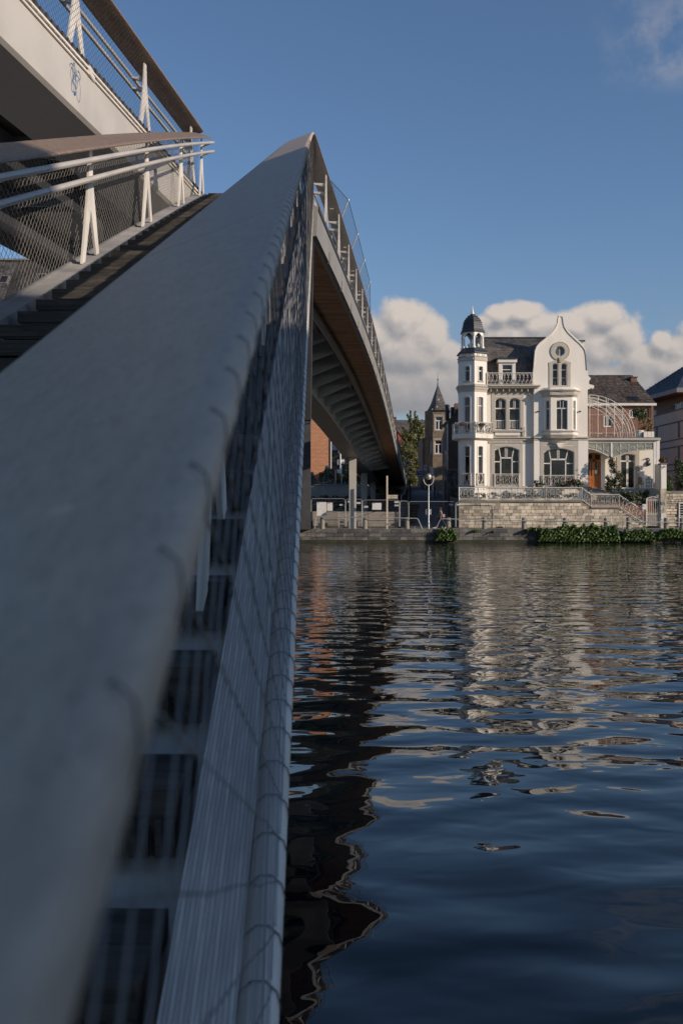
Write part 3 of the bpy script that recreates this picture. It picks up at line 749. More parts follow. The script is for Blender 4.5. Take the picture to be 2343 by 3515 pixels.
# dormer
Yd = YF+.15
wd_ = rect(1722,1251,1757,1322,Yd)
dm = part(M().ph(plane(Yd), rect(1711,1244,1768,1323,Yd), [wd_], 0, 1.6), 'dormer', framew)
window(plane(Yd), wd_, [(U(1722,Yd),V(1268,Yd),U(1757,Yd),V(1268,Yd),.06),(U(1722,Yd),V(1280,Yd),U(1757,Yd),V(1280,Yd),.03)], parent=villa, depth=.1)
M().box(U(1707,Yd),U(1772,Yd),Yd-.18,Yd+1.5,V(1244,Yd),V(1233,Yd)).build('dormer_pediment', framew, dm)
M().box(U(1697,Yd),U(1774,Yd),Yd-.3,Yd+1.6,V(1232.5,Yd),V(1229,Yd)).build('dormer_roof', slate_b, dm)
# ---- gable section
YG = YF-.35
G = plane(YG)
out_g = pq(YG,(1831,1716),(2015,1716),(2015,1338),(2030,1330),(2034,1334),(2037,1330),(2037,1322),(2020,1318),(2020,1308),(2026,1298),(2017,1289),(2013,1264),(2011,1240),(2009,1213),(2006,1198),(2001,1188),(1985,1171),(1962,1150),(1948,1136),(1940,1125),(1934,1113),(1932,1104),(1930,1090),(1929,1083),(1923,1079),(1916,1083),(1914,1092),(1912,1108),(1906,1122),(1900,1132),(1888,1146),(1870,1162),(1850,1178),(1841,1188),(1835,1203),(1833,1225),(1831,1250),(1828,1280),(1824,1322),(1831,1330))
hg = [arched(1895,1246,1915,1323,YG,4), arched(1925,1246,1945,1323,YG,4)]
circp = lambda cu, cv, r, Y, n=28: [(U(cu,Y)+r*Y/FP*math.cos(2*math.pi*i/n), V(cv,Y)+r*Y/FP*math.sin(2*math.pi*i/n)) for i in range(n)]
hr = circp(1920,1205,17.5,YG)
wg2 = arched(1864,1538,1969,1671,YG,13)
part(M().ph(G, out_g, hg+[hr, wg2], 0, .36), 'gable_wall', plaster)
prx(1832,1345,2013,1500,-.37,.1,'backing_wall',plaster,YG)
# raised coping that follows the gable
cop = [p for p in out_g[11:-1]]
b = M(); b.loft([[(x, YG-.07, z-.16),(x, YG-.07, z+.03),(x, YG+.40, z+.03),(x, YG+.40, z-.16)] for x, z in cop[:-2]], True)
part(b, 'gable_coping', plaster)
part(M().ph(G, circp(1920,1205,31,YG), [hr], -.06, 0, back=False), 'oculus_surround', trim)
part(M().ph(G, circp(1920,1205,32.5,YG), [circp(1920,1205,31.1,YG)], -.075, 0, back=False), 'oculus_rim', mat('gilded_trim', (.42,.33,.20), .6, 0, .15, 5))
window(G, hr, [(U(1920,YG),V(1222,YG),U(1920,YG),V(1188,YG),.04)], gl=glassmat('pale_glass',(.09,.095,.09),.15), depth=.12)
part(M().ph(G, pq(YG,(1883,1328),(1956,1328),(1956,1262),(1958,1244),(1940,1237),(1926,1236),(1913,1236),(1900,1237),(1882,1244),(1883,1262)), hg, -.055, 0, back=False), 'window_surround', trim)
part(M().ext([(U(a,YG),YG-.16,V(c,YG)) for a, c in ((1915,1228),(1925,1228),(1923,1244),(1917,1244))], (0,.17,0)), 'keystone', mat('gilded_trim', (.42,.33,.20)))
for h_, (a, c) in zip(hg, ((1895,1915),(1925,1945))):
    window(G, h_, [(U(a,YG),V(1268,YG),U(c,YG),V(1268,YG),.07),(U(a,YG),V(1296,YG),U(c,YG),V(1296,YG),.03),(U((a+c)/2,YG),V(1323,YG),U((a+c)/2,YG),V(1308,YG),.03)], depth=.2)
# ground floor wide window
part(M().ph(G, pq(YG,(1852,1673),(1982,1673),(1982,1514),(1852,1514)), [wg2], -.05, 0, back=False), 'window_surround', trim)
bars = [(U(1890,YG),V(1671,YG),U(1890,YG),V(1580,YG),.09),(U(1941,YG),V(1671,YG),U(1941,YG),V(1580,YG),.09),(U(1864,YG),V(1590,YG),U(1890,YG),V(1590,YG),.09),(U(1941,YG),V(1590,YG),U(1969,YG),V(1590,YG),.09),
        (U(1890,YG),V(1576,YG),U(1941,YG),V(1576,YG),.13),(U(1890,YG),V(1578,YG),U(1884,YG),V(1543,YG),.08),(U(1941,YG),V(1578,YG),U(1949,YG),V(1543,YG),.08)]+[(U(x,YG),V(1576,YG),U(x,YG),V(1539,YG),.04) for x in (1912,1915.5,1919)]
window(G, wg2, bars)
for a, c in ((1866,1912),(1920,1967)): prx(a,1529,c,1530.8,.07,-.051,'label_mould',plaster,YG)
b = M(); b.loft([[(U(1879+q*3,YG), YG, V(1515+q*1.5,YG)), (U(1915,YG), YG-.65+q*.12, V(1515+q*2,YG)), (U(1957-q*3,YG), YG, V(1515+q*1.5,YG))] for q in (0,1,3,8)], True)
part(b, 'stone_shelf', plaster)
part(M().ext([(U(a,YG),YG-.4,V(c,YG)) for a, c in ((1905,1521),(1925,1521),(1920,1536),(1912,1536))], (0,.4,0)), 'shelf_console', plaster)
for z0, z1, d in ((1499,1504,.22),(1504,1511,.10)):
    prx(1830,z0,2018,z1,d,0,'string_course',trim,YG)
prx(1982,1512,2016,1673,.06,0,'corner_pilaster',plaster,YG); prx(1831,1512,1850,1673,.05,0,'corner_pilaster',plaster,YG)
prx(1830,1669,2016,1675,.10,0,'plinth_course',trim,YG)
part(M().tube([(U(1812,YF),YF-.1,V(1350,YF)),(U(1826,YF),YF-.1,V(1368,YF)),(U(1830,YF),YF-.1,V(1380,YF)),(U(1832,YF),YF-.08,V(1668,YF))], .055, 6), 'drainpipe', framew)
for u in (1843,1986): prx(u,1410,u+5,1414,.15,0,'wall_light',steel_dk,YG)
# chimney
prx(1986,1166,2016,1255,-1.4,2.2,'chimney',plaster,YG); prx(1981,1158,2019,1163,-1.25,2.4,'chimney_cap',slate_b,YG); prx(1984,1163,2017,1166,-1.3,2.3,'chimney_band',plaster,YG)
# roof behind the gable
b = M(); b.loft([[(U(1833,YG),y,V(1324,YG)),(U(1838,YG),y,V(1206,YG)),(U(1923,YG),y,V(1140,YG)),(U(2007,YG),y,V(1206,YG)),(U(2013,YG),y,V(1324,YG))] for y in (YG+.37, YG+8.5)]); part(b, 'gable_roof', slate_b)
# ---- canted bay window, first floor
def bayframe(p0, p1):
    p0, p1 = Vector(p0), Vector(p1); d = (p1-p0).normalized(); nrm = Vector((-d.y, d.x))  # inward
    return (lambda s, z, q: (p0.x+d.x*s+nrm.x*q, p0.y+d.y*s+nrm.y*q, z)), (p1-p0).length
bpts = [(U(1864,YG),YG), (U(1884,YG),YG-.55), (U(1958,YG),YG-.55), (U(1978,YG),YG)]
zt1, zb1 = V(1363,YG), V(1480,YG)
bay = None
for i, (a, c) in enumerate(zip(bpts, bpts[1:])):
    fr, L = bayframe(a, c)
    if i == 1:
        s0, s1 = (1903-1884)*KX, (1941-1884)*KX
        hole = [(s0,V(1476,YG)),(s1,V(1476,YG)),(s1,V(1377,YG)),(s0+.5*(s1-s0),V(1374,YG)),(s0,V(1377,YG))]
        bars = [(s0,V(1403,YG),s1,V(1403,YG),.09),((s0+s1)/2,V(1476,YG),(s0+s1)/2,V(1403,YG),.05),((s0+s1)/2-.13,V(1403,YG),(s0+s1)/2-.13,V(1376,YG),.035),((s0+s1)/2+.13,V(1403,YG),(s0+s1)/2+.13,V(1376,YG),.035)]
    else:
        s0, s1 = L*.28, L*.80
        if i == 2: s0, s1 = L*.20, L*.72
        hole = [(s0,V(1476,YG)),(s1,V(1476,YG)),(s1,V(1376,YG)),(s0,V(1376,YG))]; bars = [(s0,V(1404,YG),s1,V(1404,YG),.08)]
    b = M().ph(fr, [(0,zb1),(L,zb1),(L,zt1),(0,zt1)], [hole], 0, .22)
    bw = b.build('bay_wall', plaster, villa)
    window(fr, hole, bars, depth=.10, fw=.05)
def bayring(name, outs, v0, v1, m):
    b = M(); secs = []
    for v, o in ((v0, outs[0]), (v1, outs[1])):
        z = V(v,YG); secs.append([(U(1864,YG)-o,YG+.0,z),(U(1884,YG)-o*.5,YG-.55-o,z),(U(1921,YG),YG-.60-o*1.15,z),(U(1958,YG)+o*.5,YG-.55-o,z),(U(1978,YG)+o,YG,z)])
    b.loft(secs, True); return part(b, name, m)
bayring('bay_roof', (.0,.36), 1331, 1341, plaster); bayring('bay_cornice', (.40,.36), 1341, 1345, trim); bayring('bay_frieze', (.28,.10), 1345, 1363, trim)
for i in range(30):
    u = 1866+3.7*i; k_ = min(1, min(u-1862, 1980-u)/20); prx(u,1347,u+1.6,1359,.55*k_+.27,-.3*k_,'bay_dentil',plaster,YG)
bayring('bay_sill', (.16,.20), 1478, 1483, trim); bayring('bay_base', (.10,.06), 1483, 1493, plaster); bayring('bay_base', (.12,-.05), 1493, 1505, trim)
# iron balconies at the ground windows
ironrail(villa, (U(1696,YF),YF-.12,V(1667,YF)), (U(1780,YF),YF-.12,V(1667,YF)), 1.0, .53, MOT, 'window_guard')
ironrail(villa, (U(1862,YG),YG-.2,V(1671,YG)), (U(1971,YG),YG-.2,V(1671,YG)), .98, .53, MOT, 'window_guard')
# ---- turret (hexagonal, one edge towards the river)
TX, TY, TR = U(1621,YF), YF+.15, 1.33
def hexp(R_, k): 
    a = R(-90+60*k); return (TX+R_*math.cos(a), TY+R_*math.sin(a))
def hexring(name, prof, m, parent=None, n=6):
    b = M(); b.loft([[(TX+r*math.cos(R(-90+360/n*k)), TY+r*math.sin(R(-90+360/n*k)), z) for k in range(n)] for r, z in prof], True)
    return part(b, name, m, parent)
tv = lambda v: V(v, YF)
def tfacet(k, v0, v1, holes, name='turret_wall', m=plaster):
    fr, L = bayframe(hexp(TR,k), hexp(TR,k+1))
    hp = []
    for (a, c, y0, y1, r, brs, gl) in holes:
        s0, s1 = L*a, L*c; z0, z1 = tv(y1), tv(y0)
        pl_ = [(s0,z0),(s1,z0),(s1,z1-r),((s0*.25+s1*.75),z1-r*.25),((s0+s1)/2,z1),((s0*.75+s1*.25),z1-r*.25),(s0,z1-r)]
        hp.append(pl_)
    b = M().ph(fr, [(0,tv(v1)),(L,tv(v1)),(L,tv(v0)),(0,tv(v0))], hp, 0, .2); b.build(name, m, villa)
    for pl_, h_ in zip(hp, holes):
        s0, s1 = L*h_[0], L*h_[1]
        window(fr, pl_, [(s0,tv(x),s1,tv(x),.07) for x in h_[5]], depth=.1, fw=.05, gl=h_[6])
        o = [(s0-.09,pl_[0][1]),(s1+.09,pl_[0][1]),(s1+.09,pl_[2][1]+.06),((s0+s1)/2,pl_[4][1]+.12),(s0-.09,pl_[6][1]+.06)]
        M().ph(fr, o, [pl_], -.035, 0, back=False).build('window_moulding', framew, villa)
        sill(fr, s0-.1, s1+.1, pl_[0][1], .08, .10)
cg = mat('curtain_glass', (.17,.13,.125), .25, 0, .3, 8, stretch=(10,10,.2))
for k in range(6):
    vis = k in (0, 5, 1)
    gr = [(.30,.66,1533,1664,.06,[1567],glass)] if vis else []
    f1 = [(.28,.68,1366,1500,.06,[1396],cg)] if vis else []
    f2 = [(.34,.66,1262,1312,.03,[1277],glass)] if vis else []
    tfacet(k, 1506, 1716, gr); tfacet(k, 1348, 1506, f1); tfacet(k, 1240, 1326, f2)
hexring('turret_cornice', [(TR+.02,tv(1349)),(TR+.04,tv(1343)),(TR+.12,tv(1338)),(TR+.13,tv(1334)),(TR+.22,tv(1331)),(TR+.22,tv(1325)),(TR+.02,tv(1322))], trim)
hexring('turret_band', [(TR+.01,tv(1244)),(TR+.05,tv(1242)),(TR+.05,tv(1231)),(TR+.12,tv(1229)),(TR+.01,tv(1226))], trim)
hexring('turret_frieze', [(TR,tv(1229)),(TR,tv(1215))], plaster)
for k in (5, 0):
    fr, L = bayframe(hexp(TR,k), hexp(TR,k+1))
    for i in range(16): M().ph(fr, [(L*(.08+.055*i),tv(1241)),(L*(.10+.055*i),tv(1241)),(L*(.10+.055*i),tv(1232)),(L*(.08+.055*i),tv(1232))], [], -.07, 0).build('band_fluting', plaster, villa)
    for s_ in (.28,.72):
        c0 = (L*s_, tv(1221)); M().ph(fr, [(c0[0]+.14*math.cos(2*math.pi*i/12), c0[1]+.14*math.sin(2*math.pi*i/12)) for i in range(12)], [[(c0[0]+.09*math.cos(2*math.pi*i/12), c0[1]+.09*math.sin(2*math.pi*i/12)) for i in range(12)]], -.03, 0, back=False).build('roundel', trim, villa)
hexring('turret_skirt_roof', [(TR+.17,tv(1217)),(TR+.15,tv(1214)),(TR-.12,tv(1205)),(TR-.32,tv(1197))], slate_b)
TC = .93
for k in range(6):
    x, y = TX+TC*math.cos(R(-90+60*k)), TY+TC*math.sin(R(-90+60*k))
    M().lathe(x, y, [(.17,tv(1198)),(.17,tv(1193)),(.11,tv(1190)),(.10,tv(1158)),(.15,tv(1154))], 8).build('belvedere_column', framew, villa)
    fr, L = bayframe((x, y), (TX+TC*math.cos(R(-90+60*(k+1))), TY+TC*math.sin(R(-90+60*(k+1)))))
    pts = [(0,tv(1158)),(0,tv(1140)),(L,tv(1140)),(L,tv(1158))]
    arc = [(L-.14-(L-.28)*i/8, tv(1158)+(tv(1146)-tv(1158))*math.sin(math.pi*i/8)) for i in range(9)]
    M().ph(fr, (pts+arc)[::-1], [], -.08, .08).build('belvedere_arch', framew, villa)
    mx, my = fr(L/2, 0, 0)[:2]; M().lathe(mx, my, [(.02,tv(1197)),(.10,tv(1193)),(.12,tv(1188)),(.05,tv(1184)),(.02,tv(1182))], 8).build('finial_ball', framew, villa)
hexring('turret_dome', [(1.14,tv(1143)),(1.12,tv(1141)),(1.01,tv(1133)),(.93,tv(1120)),(.84,tv(1107)),(.68,tv(1094)),(.42,tv(1085)),(.19,tv(1077))], slate_b)
b = M()
for i in range(8):
    v = 1138-7.5*i; r = [1.07,.98,.945,.90,.86,.77,.63,.44][i]; b.loft([[(TX+rr*math.cos(R(-90+60*k)), TY+rr*math.sin(R(-90+60*k)), z) for k in range(6)] for rr, z in ((r+.045,tv(v)),(r+.045,tv(v-1.2)))], True)
part(b, 'dome_slate_courses', slate_b)
hexring('turret_spire', [(.21,tv(1080)),(.14,tv(1072)),(.06,tv(1060)),(.02,tv(1048))], plaster)
# balcony round the turret
hexring('turret_balcony', [(TR+.2,tv(1511)),(TR+.56,tv(1507)),(TR+.58,tv(1492)),(TR+.3,tv(1491))], plaster)
RB = TR+.52
for k in (4,5,0,1):
    a0, a1 = hexp(RB,k), hexp(RB,k+1)
    ironrail(villa, (a0[0],a0[1],tv(1491)), (a1[0],a1[1],tv(1491)), .92, .30, MOT2, 'turret_balcony_railing')
for k in (5,0):
    a0, a1 = hexp(TR+.06,k), hexp(TR+.06,k+1); p0 = Vector(a0).lerp(Vector(a1), .22); p1 = Vector(a0).lerp(Vector(a1), .74)
    ironrail(villa, (p0.x,p0.y-.06,tv(1664)), (p1.x,p1.y-.06,tv(1664)), .95, .32, MOT2, 'window_guard')
hexring('turret_base_course', [(TR+.07,tv(1674)),(TR+.07,tv(1667))], trim)
# ---- veranda at the right
YV = YF+.6
VP = plane(YV)
vr = lambda u0,v0,u1,v1,d0,d1,name,m,p=None: part(M().box(U(u0,YV),U(u1,YV),YV+d0,YV+d1,V(v1,YV),V(v0,YV)), name, m, p)
vr(2014,1504,2258,1512,-.6,4.6,'terrace_slab',trim); vr(2014,1502,2255,1504,-.55,4.6,'terrace_deck',slate_b)
vr(2014,1513,2236,1520,-.35,-.15,'canopy_beam',framew)
for u0, u1 in ((2091,2096),(2237,2244),(2247,2254)): vr(u0,1512,u1,1700,-.33,-.2,'veranda_post',framew)
def lace(u0, u1, vf):
    b = M(); n = 9
    low = [(U(u0+(u1-u0)*i/n,YV), V(vf(i/n),YV)) for i in range(n+1)]
    b.tube([(x, YV-.27, z) for x, z in low], .035, 4)
    up_ = [(x, V(1520,YV)) for x, z in low][::-1]
    M().ph(VP, low+up_, [], -.262, -.255).build('frosted_pane', glass_w2, villa)
    k = max(2, round((u1-u0)/29))
    for i in range(k+1):
        t_ = i/k; x = U(u0+(u1-u0)*t_,YV); b.tube([(x,YV-.28,V(1520,YV)),(x,YV-.28,V(vf(t_),YV))], .022, 4)
        if i < k:
            for s_ in (.25,.5,.75):
                xx = U(u0+(u1-u0)*(i+s_)/k,YV); zz = V(1524,YV); h_ = V(vf((i+s_)/k),YV)-zz
                pts = [(xx+.16*math.sin(q*1.6), YV-.285, zz+h_*q/6) for q in range(6)]; b.tube(pts, .016, 3, False)
    b.build('lace_ironwork', iron_w, villa)
glass_w2 = mat('frosted_glass', (.30,.31,.26), .4, 0, .12, 6)
lace(2015, 2091, lambda t: 1541+31*t**1.6); lace(2096, 2236, lambda t: 1573-30*(1-(1-t)**2))
vr(2014,1512,2262,1716,4.0,4.2,'veranda_wall',plaster)
Yd2 = YV+2.1; D2 = plane(Yd2)
wf = arched(2128,1557,2178,1676,Yd2,4); dd = arched(2012,1553,2062,1674,Yd2,6)
part(M().ph(D2, rect(2005,1512,2262,1716,Yd2), [wf, dd], 0, .3), 'veranda_wall', plaster)
part(M().ph(D2, rect(2114,1540,2192,1680,Yd2), [wf], -.04, 0, back=False), 'window_surround', trim)
window(D2, wf, [(U(2153,Yd2),V(1676,Yd2),U(2153,Yd2),V(1582,Yd2),.18),(U(2128,Yd2),V(1582,Yd2),U(2178,Yd2),V(1582,Yd2),.12)]+[(U(x,Yd2),V(1582,Yd2),U(x,Yd2),V(1557,Yd2),.05) for x in (2149,2153,2157)], fw=.08, name='french_window')
dr = window(D2, dd, [(U(2037,Yd2),V(1674,Yd2),U(2037,Yd2),V(1556,Yd2),.26),(U(2012,Yd2),V(1580,Yd2),U(2062,Yd2),V(1580,Yd2),.14),(U(2025,Yd2),V(1640,Yd2),U(2025,Yd2),V(1580,Yd2),.10),(U(2050,Yd2),V(1640,Yd2),U(2050,Yd2),V(1580,Yd2),.10)], fw=.10, fm=door_wood, name='front_door')
M().ph(D2, rect(2014,1632,2060,1673,Yd2), [], .15, .19).build('door_panel', door_wood, dr)
for cx_ in (2025,2049): M().ph(D2, circp(cx_,1650,9,Yd2,14), [circp(cx_,1650,7.4,Yd2,14)], .13, .15).build('door_carving', door_wood, dr)
M().ph(D2, rect(2041,1613,2048,1626,Yd2), [], .145, .15).build('paper_notice', framew, dr)
prx(2010,1674,2078,1716,.0,2.6,'step',trim); 
for i in range(4): prx(2018-3*i,1676+5.4*i,2076,1681+5.4*i,.35*(i+1),-.35*i,'step',mat('step_stone',(.30,.27,.23),.8,0,.1,3))
prx(2076,1676,2260,1716,-.2,3.0,'veranda_floor',trim)
# heron ornament on the veranda wall
hb = M()
pth = [(2212,1577),(2216,1573),(2223,1573),(2226,1577),(2224,1582),(2219,1588),(2220,1593),(2226,1594),(2230,1588)]
hb.tube([(U(a,Yd2),Yd2-.1,V(c,Yd2)) for a, c in pth], [.02,.05,.06,.05,.06,.09,.16,.13,.02], 6); hb.tube([(U(2212,Yd2),Yd2-.1,V(1577,Yd2)),(U(2203,Yd2),Yd2-.1,V(1575,Yd2))], [.025,.005], 5)
tag(hb.build('heron_ornament', steel_dk), 'dark metal heron sculpture fixed to the white veranda wall', 'sculpture')
# curved conservatory of iron and glass on the terrace
gh = M(); cx_, rz_, rx_ = 2015, 143, 158
def qarc(rx, rz, y, r): 
    gh.tube([(U(cx_+rx*math.sin(math.pi/2*i/14),YV), y, V(1500-rz*math.cos(math.pi/2*i/14),YV)) for i in range(15)], r, 4)
for y, k in ((YV-.4,1.0),(YV+1.0,.995),(YV+2.4,.99),(YV+3.8,.985)):
    qarc(158*k,143*k,y,.032); qarc(148*k,130*k,y,.030); 
    if y < YV: qarc(140,118,y,.024); qarc(132,106,y,.02)
for i in range(0,15,2):
    a = math.pi/2*i/14; gh.tube([(U(cx_+158*math.sin(a),YV),YV-.4,V(1500-143*math.cos(a),YV)),(U(cx_+156*math.sin(a),YV),YV+3.8,V(1500-141*math.cos(a),YV))], .018, 4)
    gh.tube([(U(cx_+158*math.sin(a),YV),YV-.4,V(1500-143*math.cos(a),YV)),(U(cx_+148*math.sin(a),YV),YV-.4,V(1500-130*math.cos(a),YV))], .014, 3)
for u in (2018,2046,2074,2102,2130):
    h_ = 143*math.sqrt(max(0,1-((u-cx_)/158)**2)); gh.tube([(U(u,YV),YV-.4,V(1500,YV)),(U(u,YV),YV-.4,V(1500-h_,YV))], .030, 4)
    for du in (9, 18):
        h_ = 130*math.sqrt(max(0,1-((u+du-cx_)/150)**2)); gh.tube([(U(u+du,YV),YV-.4,V(1500,YV)),(U(u+du,YV),YV-.4,V(1500-h_*.85,YV))], .015, 3)
for v, e in ((1487,154),(1425,128),(1395,100)): gh.tube([(U(cx_,YV),YV-.4,V(v,YV)),(U(cx_+e,YV),YV-.4,V(v,YV))], .015, 4)
gh.build('conservatory_frame', iron_w, villa)
for i in range(2):
    b = M(); x = U(2050+45*i,YV+2); b.lathe(x, YV+2, [(.25,V(1499,YV)),(.02,V(1498,YV)),(.02,V(1484,YV)),(.4,V(1483,YV)),(.4,V(1482,YV))], 12)
    tag(b.build('terrace_table', framew), ['small white round table inside the conservatory, left one','small white round table inside the conservatory, right one'][i], 'table')
# ------------------------------------------------------------------ garden wall and railings in front of the villa
st_g = [mat('garden_stone_a', (.58,.495,.38), .85, 0, .16, 3, .01, 14), mat('garden_stone_b', (.50,.43,.325), .85, 0, .18, 3, .01, 14), mat('garden_stone_c', (.66,.575,.45), .85, 0, .14, 3, .01, 14), mat('garden_stone_d', (.38,.33,.265), .85, 0, .2, 3, .01, 14)]
joint = mat('wall_joint', (.27,.225,.17), .95, 0, .1, 6, .004, 30)
cop_m = mat('coping_stone', (.22,.205,.18), .8, 0, .15, 2, .006, 20)
YW = 83.4
gw = thing('garden_wall', 'pale coursed stone retaining wall in front of the white villa', 'wall', (U(1880,YW), YW, -1.35))
def topv(u):    # top edge of the stonework (photo rows)
    if u < 1996: return 1721
    if u < 2028: return 1721+(u-1996)*.70
    if u < 2125: return 1743
    return 1743+(u-2125)*.72
core = [(1575,1812),(2216,1812),(2216,1808),(2125,1744),(2028,1744),(1996,1722),(1575,1722)]
M().ph(plane(YW+.05), pq(YW, *core), [], 0, 2.4).build('core', joint, gw)
v = 1811.0; row = 0
while v > 1724:
    h = random.choice([9.5,10.5,12]); v2 = v-h; u = 1574-random.uniform(0,9)
    while u < 2214:
        w_ = random.uniform(13, 31); uu = min(u+w_, 2215)
        if v2 >= topv((u+uu)/2)-3 and uu-u > 5:
            stone(gw, U(max(u,1574),YW), U(uu,YW)-.03, YW, V(v,YW)+.012, V(v2,YW)-.012, random.choice(st_g), .2, jit=.018)
        u += w_
    v = v2; row += 1
M().box(U(1572,YW),U(1997,YW),YW-.08,YW+.5,V(1722,YW),V(1716,YW)).build('coping', cop_m, gw)
M().box(U(2027,YW),U(2127,YW),YW-.06,YW+.5,V(1744,YW),V(1739,YW)).build('coping', cop_m, gw)
for i in range(8):
    u = 2127+11.2*i; vv = 1746+8.2*i; M().box(U(u,YW),U(u+12,YW),YW-.05,YW+1.6,V(vv+6,YW),V(vv,YW)).build('step', cop_m, gw)
M().box(U(1575,YW),U(2205,YW),YW+.45,YF+.2,V(1720,YW)-.2,V(1718,YW)).build('terrace', cop_m, gw)
gr = thing('garden_railing', 'white ornamental cast-iron railing along the top of the garden wall and down its steps', 'railing', (U(1800,YW), YW+.1, V(1716,YW)))
yw = YW+.12
segs = [((1575,1715),(1640,1715)),((1640,1715),(1756,1715)),((1756,1715),(1873,1715)),((1873,1715),(1996,1715)),((1996,1716),(2028,1739)),((2028,1739),(2125,1739)),((2125,1741),(2217,1801))]
for a, c in segs:
    ironrail(gr, (U(a[0],YW),yw,V(a[1],YW)), (U(c[0],YW),yw,V(c[1],YW)), 1.02, .50)
# gate, pillar and side wall at the right end
gate = thing('garden_gate', 'white wrought-iron garden gate with vertical bars and scrolled head', 'gate', (U(2239,YW), YW, -1.35))
b = M(); 
for u in (2217,2262): b.tube([(U(u,YW),YW+.05,V(1807,YW)),(U(u,YW),YW+.05,V(1710,YW))], .05, 6)
for vv in (1714,1718,1761,1765,1803): b.tube([(U(2217,YW),YW+.05,V(vv,YW)),(U(2262,YW),YW+.05,V(vv,YW))], .02, 4)
b.tube([(U(2217,YW),YW+.05,V(1711,YW)),(U(2228,YW),YW+.05,V(1707,YW)),(U(2240,YW),YW+.05,V(1704,YW)),(U(2252,YW),YW+.05,V(1707,YW)),(U(2262,YW),YW+.05,V(1711,YW))], .03, 5)
b.build('frame', iron_w, gate)
for i in range(6): M().tube([(U(2221+6.6*i,YW),YW+.05,V(1805,YW)),(U(2221+6.6*i,YW),YW+.05,V(1714,YW))], .018, 4).build('bar', iron_w, gate)
for i in range(6): M().tube([(U(2224.3+6.6*i,YW),YW+.05,V(1805,YW)),(U(2224.3+6.6*i,YW),YW+.05,V(1763,YW))], .014, 4).build('bar', iron_w, gate)
for i in range(4): M().tube([(U(2223+11*i+4*math.cos(a*.9),YW),YW+.05,V(1710+2.6*math.sin(a*.9),YW)) for a in range(7)], .012, 3).build('scroll', iron_w, gate)
gp = thing('gate_pillar', 'tall pillar beside the gate, white painted above and bare stone below', 'pillar', (U(2272,YW), YW, -1.35))
M().box(U(2264,YW),U(2284,YW),YW-.1,YW+.5,-1.4,V(1677,YW)).build('stone_base', st_g[1], gp)
b = M(); b.box(U(2266,YW),U(2284,YW),YW-.1,YW+.5,V(1677,YW),V(1594,YW)); b.ext([(U(2238,86.5),86.0,V(1680,86.5)),(U(2264.5,YW),YW+.2,V(1677,YW)),(U(2264.5,YW),YW+.2,V(1593,YW)),(U(2238,86.5),86.0,V(1594,86.5))], (.25,0,0)); b.build('painted_shaft', plaster, gp)
M().box(U(2262,YW),U(2287,YW),YW-.15,YW+.55,V(1594,YW),V(1590,YW)).build('cap', cop_m, gp)
def plaque(name, label, cat, u0,v0,u1,v1,m,Y=YW-.12, marks=None):
    o = M().box(U(u0,Y),U(u1,Y),Y-.02,Y+.019,V(v1,Y),V(v0,Y)).build(name, m); tag(o, label, cat)
    return o
green = mat('green_enamel', (.01,.09,.05), .4, 0, .05, 5); blue = mat('sign_blue', (.01,.05,.28), .4, 0, .05, 5); white = mat('sign_white', (.68,.68,.66), .5, 0, .04, 5)
black = mat('print_black', (.02,.02,.025), .6, 0, .05, 5); red = mat('paint_red', (.40,.03,.03), .5, 0, .05, 5)
def text(s, u, v, h, Y, m, parent, name='lettering', rz=0.):
    cu = bpy.data.curves.new(name, 'FONT'); cu.body = s; cu.size = h; cu.align_x = 'CENTER'; cu.align_y = 'CENTER'; cu.extrude = .003
    o = bpy.data.objects.new(name, cu); COL.objects.link(o); dg = bpy.context.evaluated_depsgraph_get()
    me = bpy.data.meshes.new_from_object(o.evaluated_get(dg)); bpy.data.objects.remove(o)
    me.materials.clear(); me.materials.append(m)
    me.transform(Matrix.Translation((U(u,Y), Y, V(v,Y)+CH))@Matrix.Rotation(R(90), 4, 'X'))
    o = link(me, name, parent, False); return o
p = plaque('plaque', 'small green and white emblem plaque with the letter G on the gate pillar', 'plaque', 2266,1724,2279,1732,green); text('G', 2272.5, 1728.5, .22, YW-.145, white, p)
p = plaque('number_plate', 'small blue and white house number plate under the green plaque', 'number plate', 2266,1744,2277,1751,white)
M().box(U(2269,YW),U(2275.5,YW),YW-.148,YW-.141,V(1750.3,YW),V(1744.7,YW)).build('panel', blue, p); text('83', 2272.3, 1747.7, .15, YW-.152, white, p)
p = plaque('notice_board', 'white framed notice on the gate pillar below the number plate', 'notice', 2267,1762,2282,1782,white)
for i in range(6): M().box(U(2271,YW),U(2278,YW),YW-.143,YW-.1405,V(1767.5+2.2*i,YW),V(1766.9+2.2*i,YW)).build('print_line', mat('print_grey',(.35,.35,.37),.6,0,.05,4), p)
p = plaque('letter_box', 'white letter box with a blue bird drawing, left of the gate', 'letter box', 2203,1730,2215,1748,white,YW-.05)
M().box(U(2205,YW),U(2208,YW),YW-.08,YW-.0705,V(1739,YW),V(1735,YW)).build('drawing', blue, p)
p = M().tube([(U(2270,YW),YW-.2,V(1600,YW)),(U(2274,YW),YW-.25,V(1601,YW)),(U(2279,YW),YW-.2,V(1601.5,YW)),(U(2277,YW),YW-.2,V(1606,YW)),(U(2273,YW),YW-.13,V(1605,YW))],[.02,.05,.03,.02,.02],5).build('wall_lantern', steel_dk)
tag(p, 'small dark wall lantern near the top of the white pillar', 'lamp')
